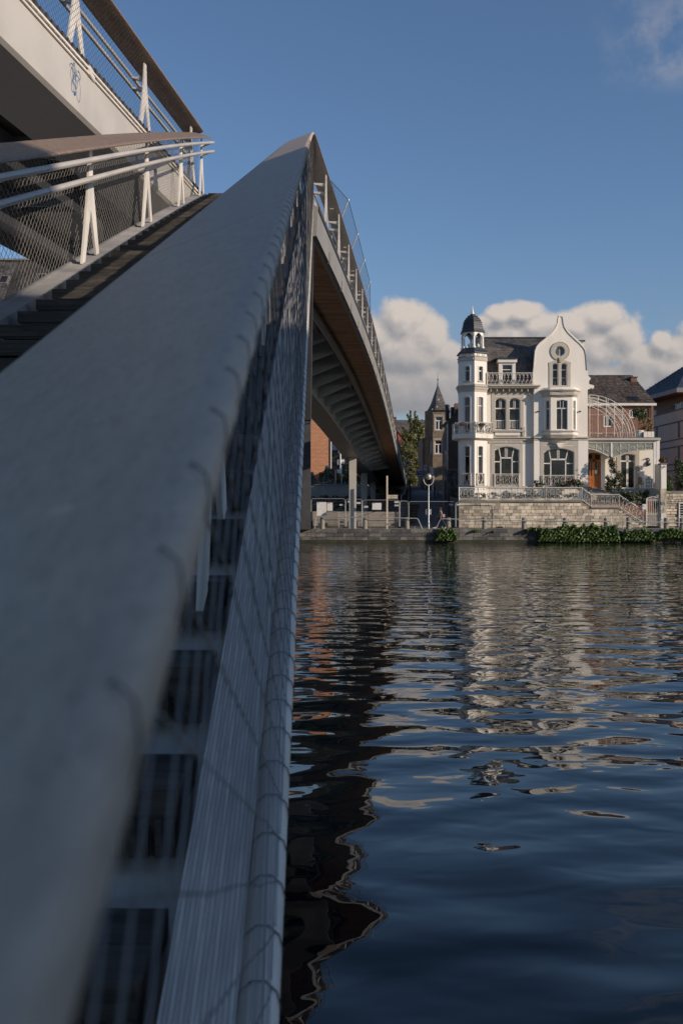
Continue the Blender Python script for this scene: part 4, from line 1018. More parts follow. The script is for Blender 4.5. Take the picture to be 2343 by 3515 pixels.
# right-hand stone wall
rw = thing('rubble_wall', 'rough rubble stone wall right of the gate with an iron grille', 'wall', (U(2320,YW), YW+.3, -1.35))
YR2 = YW+.35
M().box(U(2285,YR2),U(2500,YR2),YR2+.03,YR2+1.6,-1.4,V(1692,YR2)).build('core', joint, rw)
v = 1806.0
while v > 1694:
    h = random.uniform(7,13); u = 2284
    while u < 2420:
        w_ = random.uniform(8,24)
        if not (2324 < u+w_/2 < 2400 and 1722 < v < 1812): stone(rw, U(u,YR2), U(u+w_-1.2,YR2), YR2, V(v,YR2)+.02, V(v-h+1,YR2), random.choice(st_g[:2]+st_g[3:]+st_g), .2, jit=.03)
        u += w_
    v -= h
M().box(U(2284,YR2),U(2500,YR2),YR2-.1,YR2+1.7,V(1692,YR2),V(1685,YR2)).build('coping', cop_m, rw)
gl_ = M().box(U(2326,YR2),U(2400,YR2),YR2-.06,YR2-.01,V(1808,YR2),V(1724,YR2)).build('dark_opening', glass, rw)
b = M()
for u in (2326,): b.box(U(u,YR2),U(u+4,YR2),YR2-.12,YR2-.065,V(1808,YR2),V(1724,YR2))
b.box(U(2326,YR2),U(2400,YR2),YR2-.121,YR2-.066,V(1728,YR2),V(1724,YR2))
for i in range(6): b.box(U(2330,YR2),U(2400,YR2),YR2-.10,YR2-.07,V(1736.5+8.5*i,YR2),V(1735+8.5*i,YR2))
for i in range(8): b.tube([(U(2331,YR2),YR2-.09,V(1776+4*i,YR2)),(U(2350,YR2),YR2-.09,V(1772+6*(i%3)+3*i,YR2))], .04, 4)
b.build('grille', iron_w, rw)
# ------------------------------------------------------------------ foliage helper
def rnd_dir():
    z = random.uniform(-1,1); a = random.uniform(0, 2*math.pi); r = math.sqrt(1-z*z); return Vector((r*math.cos(a), r*math.sin(a), z))
def leafmesh(blobs, n, size, shell=.55, flat=.0, droop=0):
    b = M(); tot = sum(q[3]*q[5] for q in blobs)
    for q in blobs:
        cx, cy, cz, rx, ry, rz = q; k = int(n*q[3]*q[5]/tot)
        subs = [(rnd_dir(), random.uniform(.22,.45)) for _ in range(9)]
        for i in range(k):
            if random.random() < .75:
                d, s_ = random.choice(subs); e = rnd_dir()*s_*random.random()**.4; p = d*random.uniform(.55,.85)+e
            else: p = rnd_dir()*(shell+(1-shell)*random.random())
            c = Vector((cx+p.x*rx, cy+p.y*ry, cz+p.z*rz))
            nrm = (p.normalized()*.6+rnd_dir()+Vector((0,-.2,.4))).normalized()
            a = nrm.orthogonal().normalized(); a.rotate(Matrix.Rotation(random.uniform(0,6.28), 3, nrm)); e2 = nrm.cross(a)
            s = size*random.uniform(.6,1.4)
            b.add([c-a*s, c-e2*s*.5, c+a*s-nrm*s*.15, c+e2*s*.5], [(0,1,2,3)])
    return b
lf_dark = leafmat('leaf_dark', (.018,.032,.010), (.060,.080,.022)); lf_mid = leafmat('leaf_mid', (.022,.050,.012), (.075,.125,.030)); lf_ivy = leafmat('leaf_ivy', (.030,.070,.012), (.13,.20,.035))
lf_con = leafmat('leaf_conifer', (.085,.09,.025), (.20,.19,.062)); lf_blue = leafmat('leaf_blue_spruce', (.045,.065,.045), (.15,.175,.13)); lf_aut = leafmat('leaf_autumn', (.10,.05,.02), (.24,.12,.04))
bark = mat('bark', (.07,.05,.035), .9, 0, .2, 6)
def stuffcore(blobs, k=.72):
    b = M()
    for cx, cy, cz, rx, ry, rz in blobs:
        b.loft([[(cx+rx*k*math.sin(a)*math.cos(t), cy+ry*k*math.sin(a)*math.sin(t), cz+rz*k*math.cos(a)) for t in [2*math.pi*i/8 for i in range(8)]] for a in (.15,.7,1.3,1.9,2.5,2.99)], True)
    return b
def B(u, v, Y, ru, rv, ry=None):   # blob from photo pixels
    rx = ru*Y/FP; return (U(u,Y), Y, V(v,Y), rx, ry or rx, rv*Y/FP)
def plant(name, label, cat, blobs, n, size, m, trunk=None, core=True, group=None, cm=None):
    Y = blobs[0][1]; t = thing(name, label, cat, (blobs[0][0], Y, min(q[2]-q[5] for q in blobs)), group)
    leafmesh(blobs, n, size).build('foliage', m, t)
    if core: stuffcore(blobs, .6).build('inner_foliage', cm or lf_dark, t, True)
    if trunk: M().tube(trunk[0], trunk[1], 7).build('trunk', bark, t, True)
    return t
# ivy on the quay wall
def ivy(name, label, strips, n):
    b = M()
    for u0, u1, v0_, v1, Y in strips:
        k = int(n*(u1-u0)*(v1-v0_)/9000)
        for i in range(k):
            f = random.random(); u = u0+(u1-u0)*f; edge = min(1, min(u-u0, u1-u)/14+.15)
            cl = .5+.5*math.sin(u*.31)*math.sin(u*.13+2); v0 = v0_+4*math.sin(u*.21)+3*math.sin(u*.07+1)
            vv = v1-(v1-v0)*random.random()*edge*(.8+.2*cl)
            if math.sin(u*.19+vv*.23)+math.sin(u*.43-vv*.17+1) > 1.35 and random.random() < .8: continue
            dep = random.uniform(.0,.45)*(.5+.5*math.sin(u*.5+vv*.35)); c = Vector((U(u,Y), Y-dep, V(vv,Y)))
            nrm = (Vector((0,-.8,.5))+rnd_dir()*.9).normalized(); a = nrm.orthogonal().normalized(); a.rotate(Matrix.Rotation(random.uniform(0,6.28), 3, nrm)); e2 = nrm.cross(a)
            s = .08*random.uniform(.5,1.9); b.add([c-a*s, c-e2*s*.6, c+a*s-nrm*s*.2, c+e2*s*.6], [(0,1,2,3)])
    o = b.build(name, lf_ivy); tag(o, label, 'ivy', kind='stuff'); return o
ivy('ivy', 'dense green ivy spilling over the quay wall below the villa', [(1845,1925,1812,1856,77.75),(1900,2122,1800,1858,77.75),(2130,2245,1818,1855,77.75),(2250,2400,1816,1846,77.75),(1800,1860,1812,1820,77.8)], 11000)
ivy('ivy', 'separate clump of ivy on the quay wall below the walking person', [(1494,1568,1812,1853,77.75)], 7000)
ivy('weeds', 'thin weeds between the joints of the quay wall', [(1620,1640,1814,1822,77.9),(1690,1700,1818,1824,77.9),(2195,2215,1808,1815,83.2)], 5000)
# garden planting in front of the veranda
plant('rose_bush', 'tall climbing rose bush in front of the veranda post', 'rose bush', [B(2100,1600,84.6,16,30),B(2118,1650,84.6,22,34),B(2092,1580,84.6,10,16),B(2095,1660,84.6,22,30)], 2600, .075, lf_dark, ([(U(2095,84.6),84.6,V(1716,84.6)),(U(2098,84.6),84.6,V(1640,84.6)),(U(2096,84.6),84.6,V(1580,84.6))],[.04,.03,.01]), core=False)
plant('shrub', 'dark rounded shrub between the veranda steps and the gate', 'shrub', [B(2155,1710,84.4,45,26),B(2195,1715,84.4,26,26),B(2125,1705,84.4,25,20),B(2215,1700,84.3,12,22)], 5200, .085, lf_dark)
plant('rose_bush', 'low rose bush with red blooms under the wide ground floor window', 'rose bush', [B(1962,1660,84.6,26,16),B(1985,1665,84.6,18,20),B(1925,1664,84.6,26,10)], 1700, .07, lf_dark, core=False)
plant('rose_bush', 'thin rose bush beside the drainpipe of the villa', 'rose bush', [B(1850,1665,84.6,20,9),B(1838,1655,84.6,8,12)], 380, .07, lf_dark, core=False)
blo = [mat('petal_red',(.35,.02,.03),.5,0,.1,5), mat('petal_pink',(.55,.25,.22),.5,0,.1,5), mat('petal_yellow',(.55,.42,.15),.5,0,.1,5)]
def blooms(label, pts, m, r=.07, Y=84.1):
    t = None
    b = M()
    for u, v in pts: b.lathe(U(u,Y), Y, [(.01,V(v,Y)-r*.8),(r,V(v,Y)),(r*.5,V(v,Y)+r*.7),(.01,V(v,Y)+r*.5)], 6)
    tag(b.build('rose_blooms', m), label, 'flowers', kind='stuff')
blooms('red roses scattered over the veranda rose bushes', [(2113,1594),(2126,1617),(2098,1572),(2128,1645),(1990,1640),(1998,1652),(1975,1650),(1940,1655)], blo[0])
blooms('pink and white roses over the garden railing', [(1955,1648),(1968,1642),(1982,1638),(1992,1632),(1930,1662),(2018,1655),(2104,1588),(2090,1590),(2110,1602),(1846,1650)], blo[1])
blooms('yellow roses low beside the veranda', [(2145,1690),(2152,1698),(2160,1688),(2166,1702),(2140,1682),(2158,1712)], blo[2])
plant('flower_box', 'flower box with pale blooms on the turret balcony, right one', 'plant', [B(1652,1457,84.0,13,8)], 260, .06, lf_dark, core=False)
plant('flower_box', 'flower box with pale blooms on the turret balcony, left one', 'plant', [B(1585,1455,84.3,15,7)], 260, .06, lf_aut, core=False)
plant('low_hedge', 'dark low planting behind the garden railing at the foot of the villa', 'hedge', [B(1600+45*i,1702,84.3,26,13,.35) for i in range(9)], 3400, .07, lf_dark, core=False)
# potted tree on the terrace
pot = M().lathe(U(2191,87.5), 87.5, [(.27,V(1503,87.5)),(.38,V(1482,87.5)),(.42,V(1481,87.5)),(.42,V(1478,87.5)),(.36,V(1478,87.5))], 18).build('flower_pot', framew, None, True)
tag(pot, 'large white tapered flower pot holding the small tree on the terrace', 'flower pot')
plant('potted_tree', 'small round-crowned tree growing from the white pot on the terrace', 'tree', [B(2193,1421,87.5,25,24),B(2178,1412,87.5,12,11),B(2208,1428,87.5,14,12)], 1900, .07, lf_mid, ([(U(2190,87.5),87.5,V(1480,87.5)),(U(2191,87.5),87.5,V(1455,87.5)),(U(2193,87.5),87.5,V(1425,87.5))],[.04,.035,.03]), core=False)
plant('bamboo_screen', 'dry bamboo plants at the back of the terrace', 'bamboo', [B(2215,1455,88.2,26,26)], 900, .07, leafmat('dry_bamboo',(.12,.08,.03),(.28,.19,.08)), core=False)
for i,(u0,u1) in enumerate(((2208,2220),(2221,2233),(2234,2243))): tag(M().box(U(u0,87),U(u1,87),87,87.5,V(1503,87),V(1481,87)).build('planter_box', plaster), 'white square planter at the right end of the terrace, number %s from the pot' % ('one','two','three')[i], 'planter')
# wicker chair and wrought stand on the veranda
ch = thing('wicker_chair', 'wicker armchair with rounded back on the veranda', 'chair', (U(2198,86.3), 86.3, V(1674,86.3)))
wk = mat('wicker', (.42,.27,.12), .7, 0, .15, 12, .003, 60); Yc_ = 86.3
def cx(u): return U(u,Yc_)
def cz(v): return V(v,Yc_)
M().ph(plane(Yc_+.25), pq(Yc_,(2190,1660),(2203,1660),(2206,1642),(2203,1637),(2197,1635),(2191,1638),(2189,1645)), [], 0, .06).build('backrest', wk, ch)
M().box(cx(2184),cx(2204),Yc_-.3,Yc_+.25,cz(1663),cz(1658)).build('seat', wk, ch)
for u in (2185,2203):
    for y in (-.25,.2): M().tube([(cx(u),Yc_+y,cz(1676)),(cx(u),Yc_+y,cz(1661))], .025, 5).build('leg', wk, ch)
    M().tube([(cx(u),Yc_-.28,cz(1662)),(cx(u),Yc_-.28,cz(1651)),(cx(u),Yc_+.2,cz(1650))], .025, 5).build('armrest', wk, ch)
b = M()
for u in (2216,2222,2228,2234): b.tube([(cx(u),Yc_,cz(1676)),(cx(u),Yc_,cz(1645)),(cx(2225),Yc_,cz(1634))], .022, 4)
for v in (1668,1656,1645): b.tube([(cx(2215),Yc_,cz(v)),(cx(2235),Yc_,cz(v))], .02, 4)
tag(b.build('plant_stand', mat('green_iron',(.03,.07,.04),.5,0,.1,4)), 'dark green wrought-iron plant stand beside the wicker chair', 'stand')
# greenery right of the pillar
plant('conical_shrub', 'narrow clipped green shrub just right of the white pillar', 'shrub', [B(2295,1660,85.5,11,30),B(2296,1675,85.5,12,20)], 2200, .06, lf_mid)
plant('shrub', 'dark loose shrub above the rubble wall at the right edge', 'shrub', [B(2330,1640,87,24,50),B(2325,1600,87,14,40),B(2345,1655,87,30,36)], 3400, .09, lf_dark)
plant('shrub', 'dark dried bush on the low flat roof behind the pillar', 'shrub', [B(2270,1578,87.5,18,10)], 420, .07, lf_aut)
# ------------------------------------------------------------------ neighbouring buildings
brick_r = brickmat('red_brick', (.30,.135,.085), (.22,.10,.065), (.30,.26,.22))
brick_d = brickmat('brown_brick', (.17,.085,.06), (.11,.06,.045), (.18,.16,.14))
brick_o = brickmat('orange_brick', (.66,.31,.165), (.56,.25,.13), (.20,.12,.08), 1., .55, .17, .1)
stone_t = brickmat('coursed_rubble', (.22,.16,.10), (.15,.115,.075), (.20,.17,.13), 1., .40, .20)
ptile = mat('old_roof_tiles', (.085,.065,.052), .8, 0, .3, 4, .01, 20, col2=(.15,.12,.10), thr=(.5,.65))
tiles_ = [mat('roof_tile_a', (.075,.058,.048), .75, 0, .25, 3), mat('roof_tile_b', (.12,.098,.082), .75, 0, .25, 3)]
# house behind the veranda
YH = 96.0; H = plane(YH)
hs = thing('brick_house', 'brown brick house with lichen-covered slate roof behind the conservatory', 'house', (U(2120,YH), YH, gz(YH)))
wn = [rect(2070,1424,2101,1465,YH), rect(2158,1405,2180,1434,YH)]
M().ph(H, rect(1990,1392,2241,1700,YH), wn, 0, .3).build('wall', brick_r, hs)
M().box(U(1990,YH),U(2241,YH),YH+.31,YH+8,gz(YH),V(1392,YH)).build('inner_wall', brick_r, hs)
for wq, mid in zip(wn, (2085,2169)): 
    w = window(H, wq, [(U(mid,YH),wq[0][1],U(mid,YH),wq[2][1],.07)], parent=hs, fw=.12, depth=.1)
b = M(); r0, r1 = [(U(2010,YH),YH-.3,V(1386,YH)),(U(2245,YH),YH-.3,V(1386,YH)),(U(2214,YH),YH+4.5,V(1287,YH+4.5)),(U(2010,YH),YH+4.5,V(1287,YH+4.5))], None
b.add(r0+[(U(2245,YH),YH+9,V(1386,YH)),(U(2010,YH),YH+9,V(1386,YH))], [(0,1,2,3),(1,4,2),(4,5,3,2),(5,0,3),(0,5,4,1)])
rf = b.build('roof', ptile, hs)
random.seed(3)
pr = [Vector(q) for q in r0]
for cc in range(2):
    def fn(a, v): return tuple(pr[0].lerp(pr[1], a).lerp(pr[3].lerp(pr[2], a), v))
    b_s = random.getstate()
    slates(rf, fn, 17, 46, tiles_[cc], lift=.03+.012*cc, jit=.02, keep=(lambda a, v, c=cc: (hash((round(a*46.3), round(v*17), 5)) % 3 == 0) == (c == 1)))
M().box(U(2008,YH),U(2247,YH),YH-.42,YH-.28,V(1393,YH),V(1385,YH)).build('fascia_board', framew, hs)
M().box(U(2197,YH),U(2218,YH),YH+3.2,YH+4.4,V(1320,YH),V(1280,YH)).build('chimney', brick_r, rf)
M().box(U(2195,YH),U(2220,YH),YH+3.1,YH+4.5,V(1280,YH),V(1277,YH)).build('chimney_cap', ptile, rf)
q = pr[0].lerp(pr[1], .72).lerp(pr[3].lerp(pr[2], .72), .14); 
b = M(); sl = (pr[3]-pr[0]).normalized()
def roofbox(c, du, dv, th):
    e1 = Vector((1,0,0)); e2 = Vector((0,sl.y,sl.z)).normalized(); n_ = Vector((0,-e2.z,e2.y))
    return [c-e1*du-e2*dv, c+e1*du-e2*dv, c+e1*du+e2*dv, c-e1*du+e2*dv, c-e1*du-e2*dv+n_*th, c+e1*du-e2*dv+n_*th, c+e1*du+e2*dv+n_*th, c-e1*du+e2*dv+n_*th]
M().hexa(roofbox(q,.55,.38,.12)).build('skylight', steel_dk, rf); M().hexa(roofbox(q,.45,.28,.135)).build('skylight_pane', glass, rf)
b = M(); b.tube([(U(2230,YH),YH-.12,V(1393,YH)),(U(2230,YH),YH-.12,V(1500,YH))], .06, 6).build('drainpipe', steel_dk, hs)
# apartment block at the right edge
YA = 104.0
ap = thing('apartment_block', 'beige rendered apartment block with timber top floor and blue-grey hipped roof at the right edge', 'building', (U(2400,YA), YA, 0))
beige = mat('beige_render', (.56,.44,.355), .85, 0, .05, 1, .003, 30); bandm = mat('dark_band', (.06,.06,.075), .6, 0, .1, 2); timber = mat('timber_cladding', (.16,.075,.045), .7, 0, .2, 5, stretch=(8,8,.4)); slate_n = mat('new_blue_slate', (.045,.060,.085), .55, 0, .15, 3, .004, 25)
p0 = (U(2236,112),118.0); p1 = (U(2339,YA),YA-1.5)      # receding left face, corner, front face
fr1, L1 = bayframe(p0, p1)
def av(v, Yl=YA): return V(v, Yl)
def face(fr, L, name_s):
    wins = []
    lv = {'top': (1385,1415)}
    fl = [(av(1400),av(1430),.16,.28),(av(1470),av(1545),.02,.0)]
    openings = []
    for (z1, z0, a, c) in ((av(1418),av(1452),.10,.22),(av(1465),av(1538),.12,.24),(av(1550),av(1600),.12,.24)):
        openings.append([(L*a,z0),(L*c,z0),(L*c,z1),(L*a,z1)])
    M().ph(fr, [(0,-1),(L,-1),(L,av(1400)),(0,av(1400))], openings, 0, .3).build('wall', beige, ap)
    for o in openings: window(fr, o, [((o[0][0]+o[1][0])/2,o[0][1],(o[0][0]+o[1][0])/2,o[2][1],.06)], parent=ap, depth=.2, fm=bandm)
    top = [[(L*a,av(1398)),(L*c,av(1398)),(L*c,av(1377)),(L*a,av(1377))] for a, c in ((.24,.40),(.72,.90))]
    M().ph(fr, [(0,av(1400)+.001),(L,av(1400)+.001),(L,av(1352)),(0,av(1352))], top, .15, .4).build('timber_wall', timber, ap)
    for o in top: window(fr, o, [(o[0][0]+(o[1][0]-o[0][0])*i/4,o[0][1],o[0][0]+(o[1][0]-o[0][0])*i/4,o[2][1],.05) for i in (1,2,3)], parent=ap, depth=.25)
    for z, h in ((av(1400),.15),(av(1442),.14),(av(1503),.12),(av(1528),.12),(av(1588),.12),(av(1610),.10)):
        M().ph(fr, [(0,z-h),(L,z-h),(L,z),(0,z)], [], -.05, 0).build('floor_band', bandm, ap)
    for a in (.42,.84): 
        for z1, z0 in ((av(1444),av(1500)),(av(1530),av(1586))): M().ph(fr, [(L*a,z0),(L*(a+.035),z0),(L*(a+.035),z1),(L*a,z1)], [], -.03, 0).build('recess_strip', bandm, ap)
face(fr1, L1, 'side')
p2 = (U(2600,YA),YA-1.5); fr2, L2 = bayframe(p1, p2); 
M().ph(fr2, [(0,-1),(L2,-1),(L2,av(1352)),(0,av(1352))], [], .01, .3).build('wall', beige, ap)
ze = av(1356); a0 = Vector((p0[0]-1.3,p0[1]-1,V(1361,112))); a1 = Vector((p1[0]-1.6,p1[1]-1.6,av(1343))); a2 = Vector((p2[0],p2[1]-1.6,av(1343))); ap1 = Vector((U(2400,YA)+1,YA+6,av(1215))); ap2 = Vector((U(2600,YA),YA+6,av(1215)))
b = M(); b.add([a0,a1,a2,ap2,ap1,(a0.x+6,a0.y+14,a0.z)], [(0,1,4),(1,2,3,4),(0,4,5),(4,3,5)]); rfa = b.build('roof', slate_n, ap)
b = M(); dz_ = Vector((0,0,-.45)); b.add([a0,a1,a2,a0+dz_,a1+dz_,a2+dz_], [(0,3,4,1),(1,4,5,2)]).build('eaves_board', mat('eaves_grey',(.20,.19,.19),.6,0,.05,2), ap)
b = M(); i_ = Vector((1.9,2.2,0)); b.add([a0+dz_,a1+dz_,a1+dz_+i_,a0+dz_+Vector((3,.5,0)),a2+dz_,a2+dz_+Vector((0,2.2,0))], [(0,1,2,3),(1,4,5,2)]).build('soffit', timber, ap)
def fna(a, v): 
    p = a0.lerp(a1, a).lerp(ap1, v*.999); return tuple(p)
slates(rfa, fna, 22, 22, slate_n, lift=.03, jit=.02)
M().box(a0.x+4.2,a0.x+4.9,a0.y-4,a0.y-3.2,a0.z+1.2,a0.z+2.0).build('roof_vent', steel_dk, ap)
tag(M().tube([(U(2341,YA),YA-3,av(1420)),(U(2341,YA),YA-3,av(1225))], .05, 5).build('mast', steel_in), 'thin metal mast above the apartment roof at the right edge', 'mast')
# turreted stone house up the street
YT2 = 130.0
th = thing('turreted_house', 'old rubble stone house with a pointed slate turret beside the street', 'house', (U(1500,YT2), YT2, gz(YT2)))
tcx, tcy, tr = U(1497,YT2), YT2+1.6, 1.55
q6 = [(tcx+tr*math.cos(R(a)), tcy+tr*math.sin(R(a))) for a in (-118,-62,-2,58,118,178)]
q6 = [(U(1460,YT2),YT2+1.3),(U(1484,YT2),YT2),(U(1530,YT2),YT2+.1),(U(1545,YT2),YT2+2.0),(U(1530,YT2),YT2+3.6),(U(1470,YT2),YT2+3.4)]
tz = lambda v: V(v,YT2)
fr, L = bayframe(q6[1], q6[2]); sc_ = L/46
hol = [[(sc_*9,tz(1475)),(sc_*34,tz(1475)),(sc_*34,tz(1430)),(sc_*9,tz(1430))],[(sc_*7,tz(1557)),(sc_*33,tz(1557)),(sc_*33,tz(1511)),(sc_*7,tz(1511))]]
M().ph(fr, [(0,gz(YT2)-.5),(L,gz(YT2)-.5),(L,tz(1408)),(0,tz(1408))], hol, 0, .3).build('turret_wall', stone_t, th)
for h_ in hol:
    M().ph(fr, [(h_[0][0]-.22,h_[0][1]-.2),(h_[1][0]+.22,h_[0][1]-.2),(h_[1][0]+.22,h_[2][1]+.3),(h_[0][0]-.22,h_[2][1]+.3)], [h_], -.05, 0, back=False).build('window_surround', mat('pale_stone',(.30,.26,.21),.8,0,.12,2), th)
    window(fr, h_, [((h_[0][0]+h_[1][0])/2,h_[0][1],(h_[0][0]+h_[1][0])/2,h_[2][1]-.45,.12),(h_[0][0],h_[2][1]-.5,h_[1][0],h_[2][1]-.5,.12)], parent=th, depth=.15, fw=.11)
fr, L = bayframe(q6[0], q6[1])
h_ = [(L*.55,tz(1556)),(L*.85,tz(1556)),(L*.85,tz(1511)),(L*.55,tz(1511))]; h2 = [(L*.45,tz(1640)),(L*.75,tz(1640)),(L*.75,tz(1594)),(L*.45,tz(1594))]
M().ph(fr, [(0,gz(YT2)-.5),(L,gz(YT2)-.5),(L,tz(1408)),(0,tz(1408))], [h_,h2], 0, .3).build('turret_wall', stone_t, th)
for x in (h_,h2): window(fr, x, [((x[0][0]+x[1][0])/2,x[0][1],(x[0][0]+x[1][0])/2,x[2][1],.12)], parent=th, depth=.15, fw=.1)
for i in (2,3,4,5):
    fr, L = bayframe(q6[i], q6[(i+1) % 6]); M().ph(fr, [(0,gz(YT2)-.5),(L,gz(YT2)-.5),(L,tz(1408)),(0,tz(1408))], [], 0, .3).build('turret_wall', stone_t, th)
mx, my = U(1506,YT2), YT2+1.8
b = M(); 
secs = []
for f, v in ((1.16,1409),(1.0,1403),(.72,1385),(.50,1362),(.28,1340),(.10,1322),(.02,1314)):
    secs.append([(mx+(x-U(1500,YT2))*f*(.9)-(U(1506,YT2)-U(1500,YT2))*(f-.0)*.0+ (0), my+(y-YT2-1.8)*f, tz(v)) for x, y in q6])
b.loft(secs, True); rft = b.build('turret_roof', slate, th)
b = M()
for i in range(15):
    f = i/15; v = 1408-92*f; k = (1.15-.15*min(1,f*12))*(1-f)**1.15+.02
    b.loft([[(mx+(x-U(1500,YT2))*k*.9*1.02, my+(y-YT2-1.8)*k*1.02, tz(v-o)) for x, y in q6] for o in (0,1.1)], True)
tag(b.build('slate_courses', slate, rft), kind='stuff')
M().tube([(mx,my,tz(1316)),(mx,my,tz(1300)),(mx,my,tz(1272))], [.10,.04,.015], 5).build('finial', slate_b, rft)
M().lathe(mx, my, [(.02,tz(1300)),(.13,tz(1297)),(.02,tz(1294))], 8).build('finial_ball', slate_b, rft)
M().box(U(1452,YT2),U(1462,YT2),YT2+1.5,YT2+9,gz(YT2)-.5,tz(1500)).build('wing_wall', stone_t, th)
for f in ((1484,1404),(1500,1395),(1518,1400),(1505,1370)): M().box(U(f[0],YT2)-.05,U(f[0],YT2)+.06,YT2+.2,YT2+.4,tz(f[1])-.1,tz(f[1])+.08).build('roof_hook', plaster, rft)
# shaded brick house between the turreted house and the villa
sh = thing('brown_brick_house', 'narrow shaded brown brick house between the street and the villa', 'house', (U(1555,100), 100, gz(100)))
fa = (U(1517,124),124.0); fb_ = (U(1536,98),98.0); fc_ = (U(1600,98),98.0)
fr, L = bayframe(fa, fb_)
M().ph(fr, [(0,0),(L,-.5),(L,V(1452,98)),(0,V(1452,98))], [], 0, .3).build('side_wall', brick_d, sh)
fr3, L3 = bayframe(fb_, fc_); M().ph(fr3, [(0,-.5),(L3,-.5),(L3,V(1400,98)+.2),(L3*.55,V(1408,98)),(0,V(1452,98))], [], 0, .3).build('gable_wall', brick_d, sh)
b = M(); b.add([(fb_[0]-.2,97.8,V(1453,98)),(fb_[0]+1.0,97.8,V(1408,98)+.05),(fa[0]+1.2,124,V(1408,98)),(fa[0]-.2,124,V(1453,98)),(fc_[0],97.8,V(1396,98)+.3),(fc_[0],124,V(1396,98)+.3)], [(0,1,2,3),(1,4,5,2)]); b.build('roof', slate_b, sh)
M().lathe(U(1538,99), 100, [(.22,V(1440,99)),(.22,V(1392,99)),(.26,V(1391,99)),(.26,V(1387,99)),(.1,V(1384,99))], 10).build('round_chimney', steel_dk, sh)
M().box(U(1561,100),U(1577,100),100.2,101,V(1425,100),V(1383,100)).build('brick_chimney', brick_r, sh); M().box(U(1548,101),U(1562,101),101.2,102.2,V(1440,101),V(1396,101)).build('dormer', slate_b, sh)
for i, a in enumerate((.2,.45,.7)): M().ph(fr, [(L*a,1.2),(L*a+1.4,1.2),(L*a+1.4,4.5+i),(L*a,4.5+i)], [], -.03, .02).build('window', glass, sh)
M().tube([(fb_[0]-.05,97.8,V(1455,98)),(fb_[0]-.05,97.8,V(1616,98))], .05, 6).build('drainpipe', steel_in, sh)
# rough garden wall beside the street
sw = thing('street_wall', 'rough grey stone wall along the right side of the street, left of the villa', 'wall', (U(1556,92), 92, gz(92)))
M().box(U(1537,93),U(1590,93),93,93.5,gz(93)-.6,V(1614,93)).build('wall_panel', stoneQ2, sw)
for k in range(9):
    v = 1700-9.4*k; u = 1538
    while u < 1574:
        w_ = random.uniform(5,12); stone(sw, U(u,93), U(min(u+w_,1577),93)-.02, 92.97, V(v,93)+.01, V(v-9,93)-.01, random.choice([stoneQ,stoneQ2]), .1, jit=.03); u += w_
M().box(U(1536,93),U(1590,93),92.85,93.6,V(1614,93),V(1610,93)).build('coping', cop_m, sw)
M().hexa([(U(1545,86),86,-1.5),(U(1574,86),86,-1.5),(U(1574,86),92,-1),(U(1545,93),92,-1),(U(1545,86),86,V(1704,86)),(U(1574,86),86,V(1710,86)),(U(1574,86),92,V(1712,86)),(U(1545,93),92,V(1704,93))]).build('low_wall', stoneQ, sw)
# distant roofs
dh = thing('distant_house', 'long distant building with grey slate roof behind the conifer', 'house', (U(1410,230), 230, 4.5))
M().box(U(1352,230),U(1470,230),230,245,3,V(1500,230)).build('wall', brick_d, dh)
M().add([(U(1350,230),229,V(1502,230)),(U(1472,230),229,V(1502,230)),(U(1472,230),238,V(1441,238)),(U(1350,230),238,V(1441,238)),(U(1472,230),247,V(1502,230)),(U(1350,230),247,V(1502,230))], [(0,1,2,3),(3,2,4,5),(1,4,2),(0,3,5)]).build('roof', slate, dh)
M().box(U(1355,230),U(1363,230),234,236,V(1450,230),V(1425,230)).build('chimney', brick_d, dh)
dh = thing('distant_house', 'distant house with orange-red brick gable beside the bridge railing', 'house', (U(1365,200), 200, 4.5))
M().ph(plane(200), pq(200,(1325,1640),(1388,1640),(1388,1508),(1366,1478),(1345,1462),(1325,1480)), [], 0, 9).build('wall', brickmat('red_gable',(.42,.10,.06),(.36,.09,.05),(.3,.2,.15)), dh)
M().add([(U(1390,200),199.8,V(1510,200)),(U(1345,200),199.8,V(1457,200)),(U(1345,200),209,V(1457,200)),(U(1390,200),209,V(1510,200)),(U(1300,200),199.8,V(1510,200)),(U(1300,200),209,V(1510,200))], [(0,1,2,3),(1,4,5,2)]).build('roof', slate, dh)
# brick gable seen under the bridge
YB = 127.0
bh = thing('orange_brick_house', 'house with blank orange brick gable wall seen beneath the bridge', 'house', (U(1080,YB), YB, gz(YB)))
M().box(U(960,YB),U(1134,YB),YB,YB+9,gz(YB)-.5,V(1380,YB)).build('wall', brick_o, bh)
M().tube([(U(1135.5,YB),YB-.1,V(1500,YB)),(U(1135.5,YB),YB-.1,V(1650,YB))], .07, 6).build('drainpipe', framew, bh)
M().add([(U(950,YB),YB-.3,V(1380,YB)),(U(1136,YB),YB-.3,V(1380,YB)),(U(1136,YB),YB+4.5,V(1300,YB)),(U(950,YB),YB+4.5,V(1300,YB)),(U(1136,YB),YB+9.3,V(1380,YB)),(U(950,YB),YB+9.3,V(1380,YB))], [(0,1,2,3),(3,2,4,5),(1,4,2),(0,3,5)]).build('roof', slate_b, bh)
YD = 165.0
dk = thing('dark_balcony_house', 'dark house with white balconies and glass fronts seen beneath the bridge', 'house', (U(1165,YD), YD, gz(YD)))
M().box(U(1136,YD),U(1200,YD),YD,YD+9,3,V(1545,YD)).build('wall', mat('dark_cladding',(.04,.035,.035),.6,0,.2,2), dk)
M().add([(U(1134,YD),YD-.4,V(1546,YD)),(U(1202,YD),YD-.4,V(1546,YD)),(U(1180,YD),YD+4,V(1505,YD)),(U(1138,YD),YD+4,V(1505,YD))], [(0,1,2,3)]).build('roof', slate_n, dk)
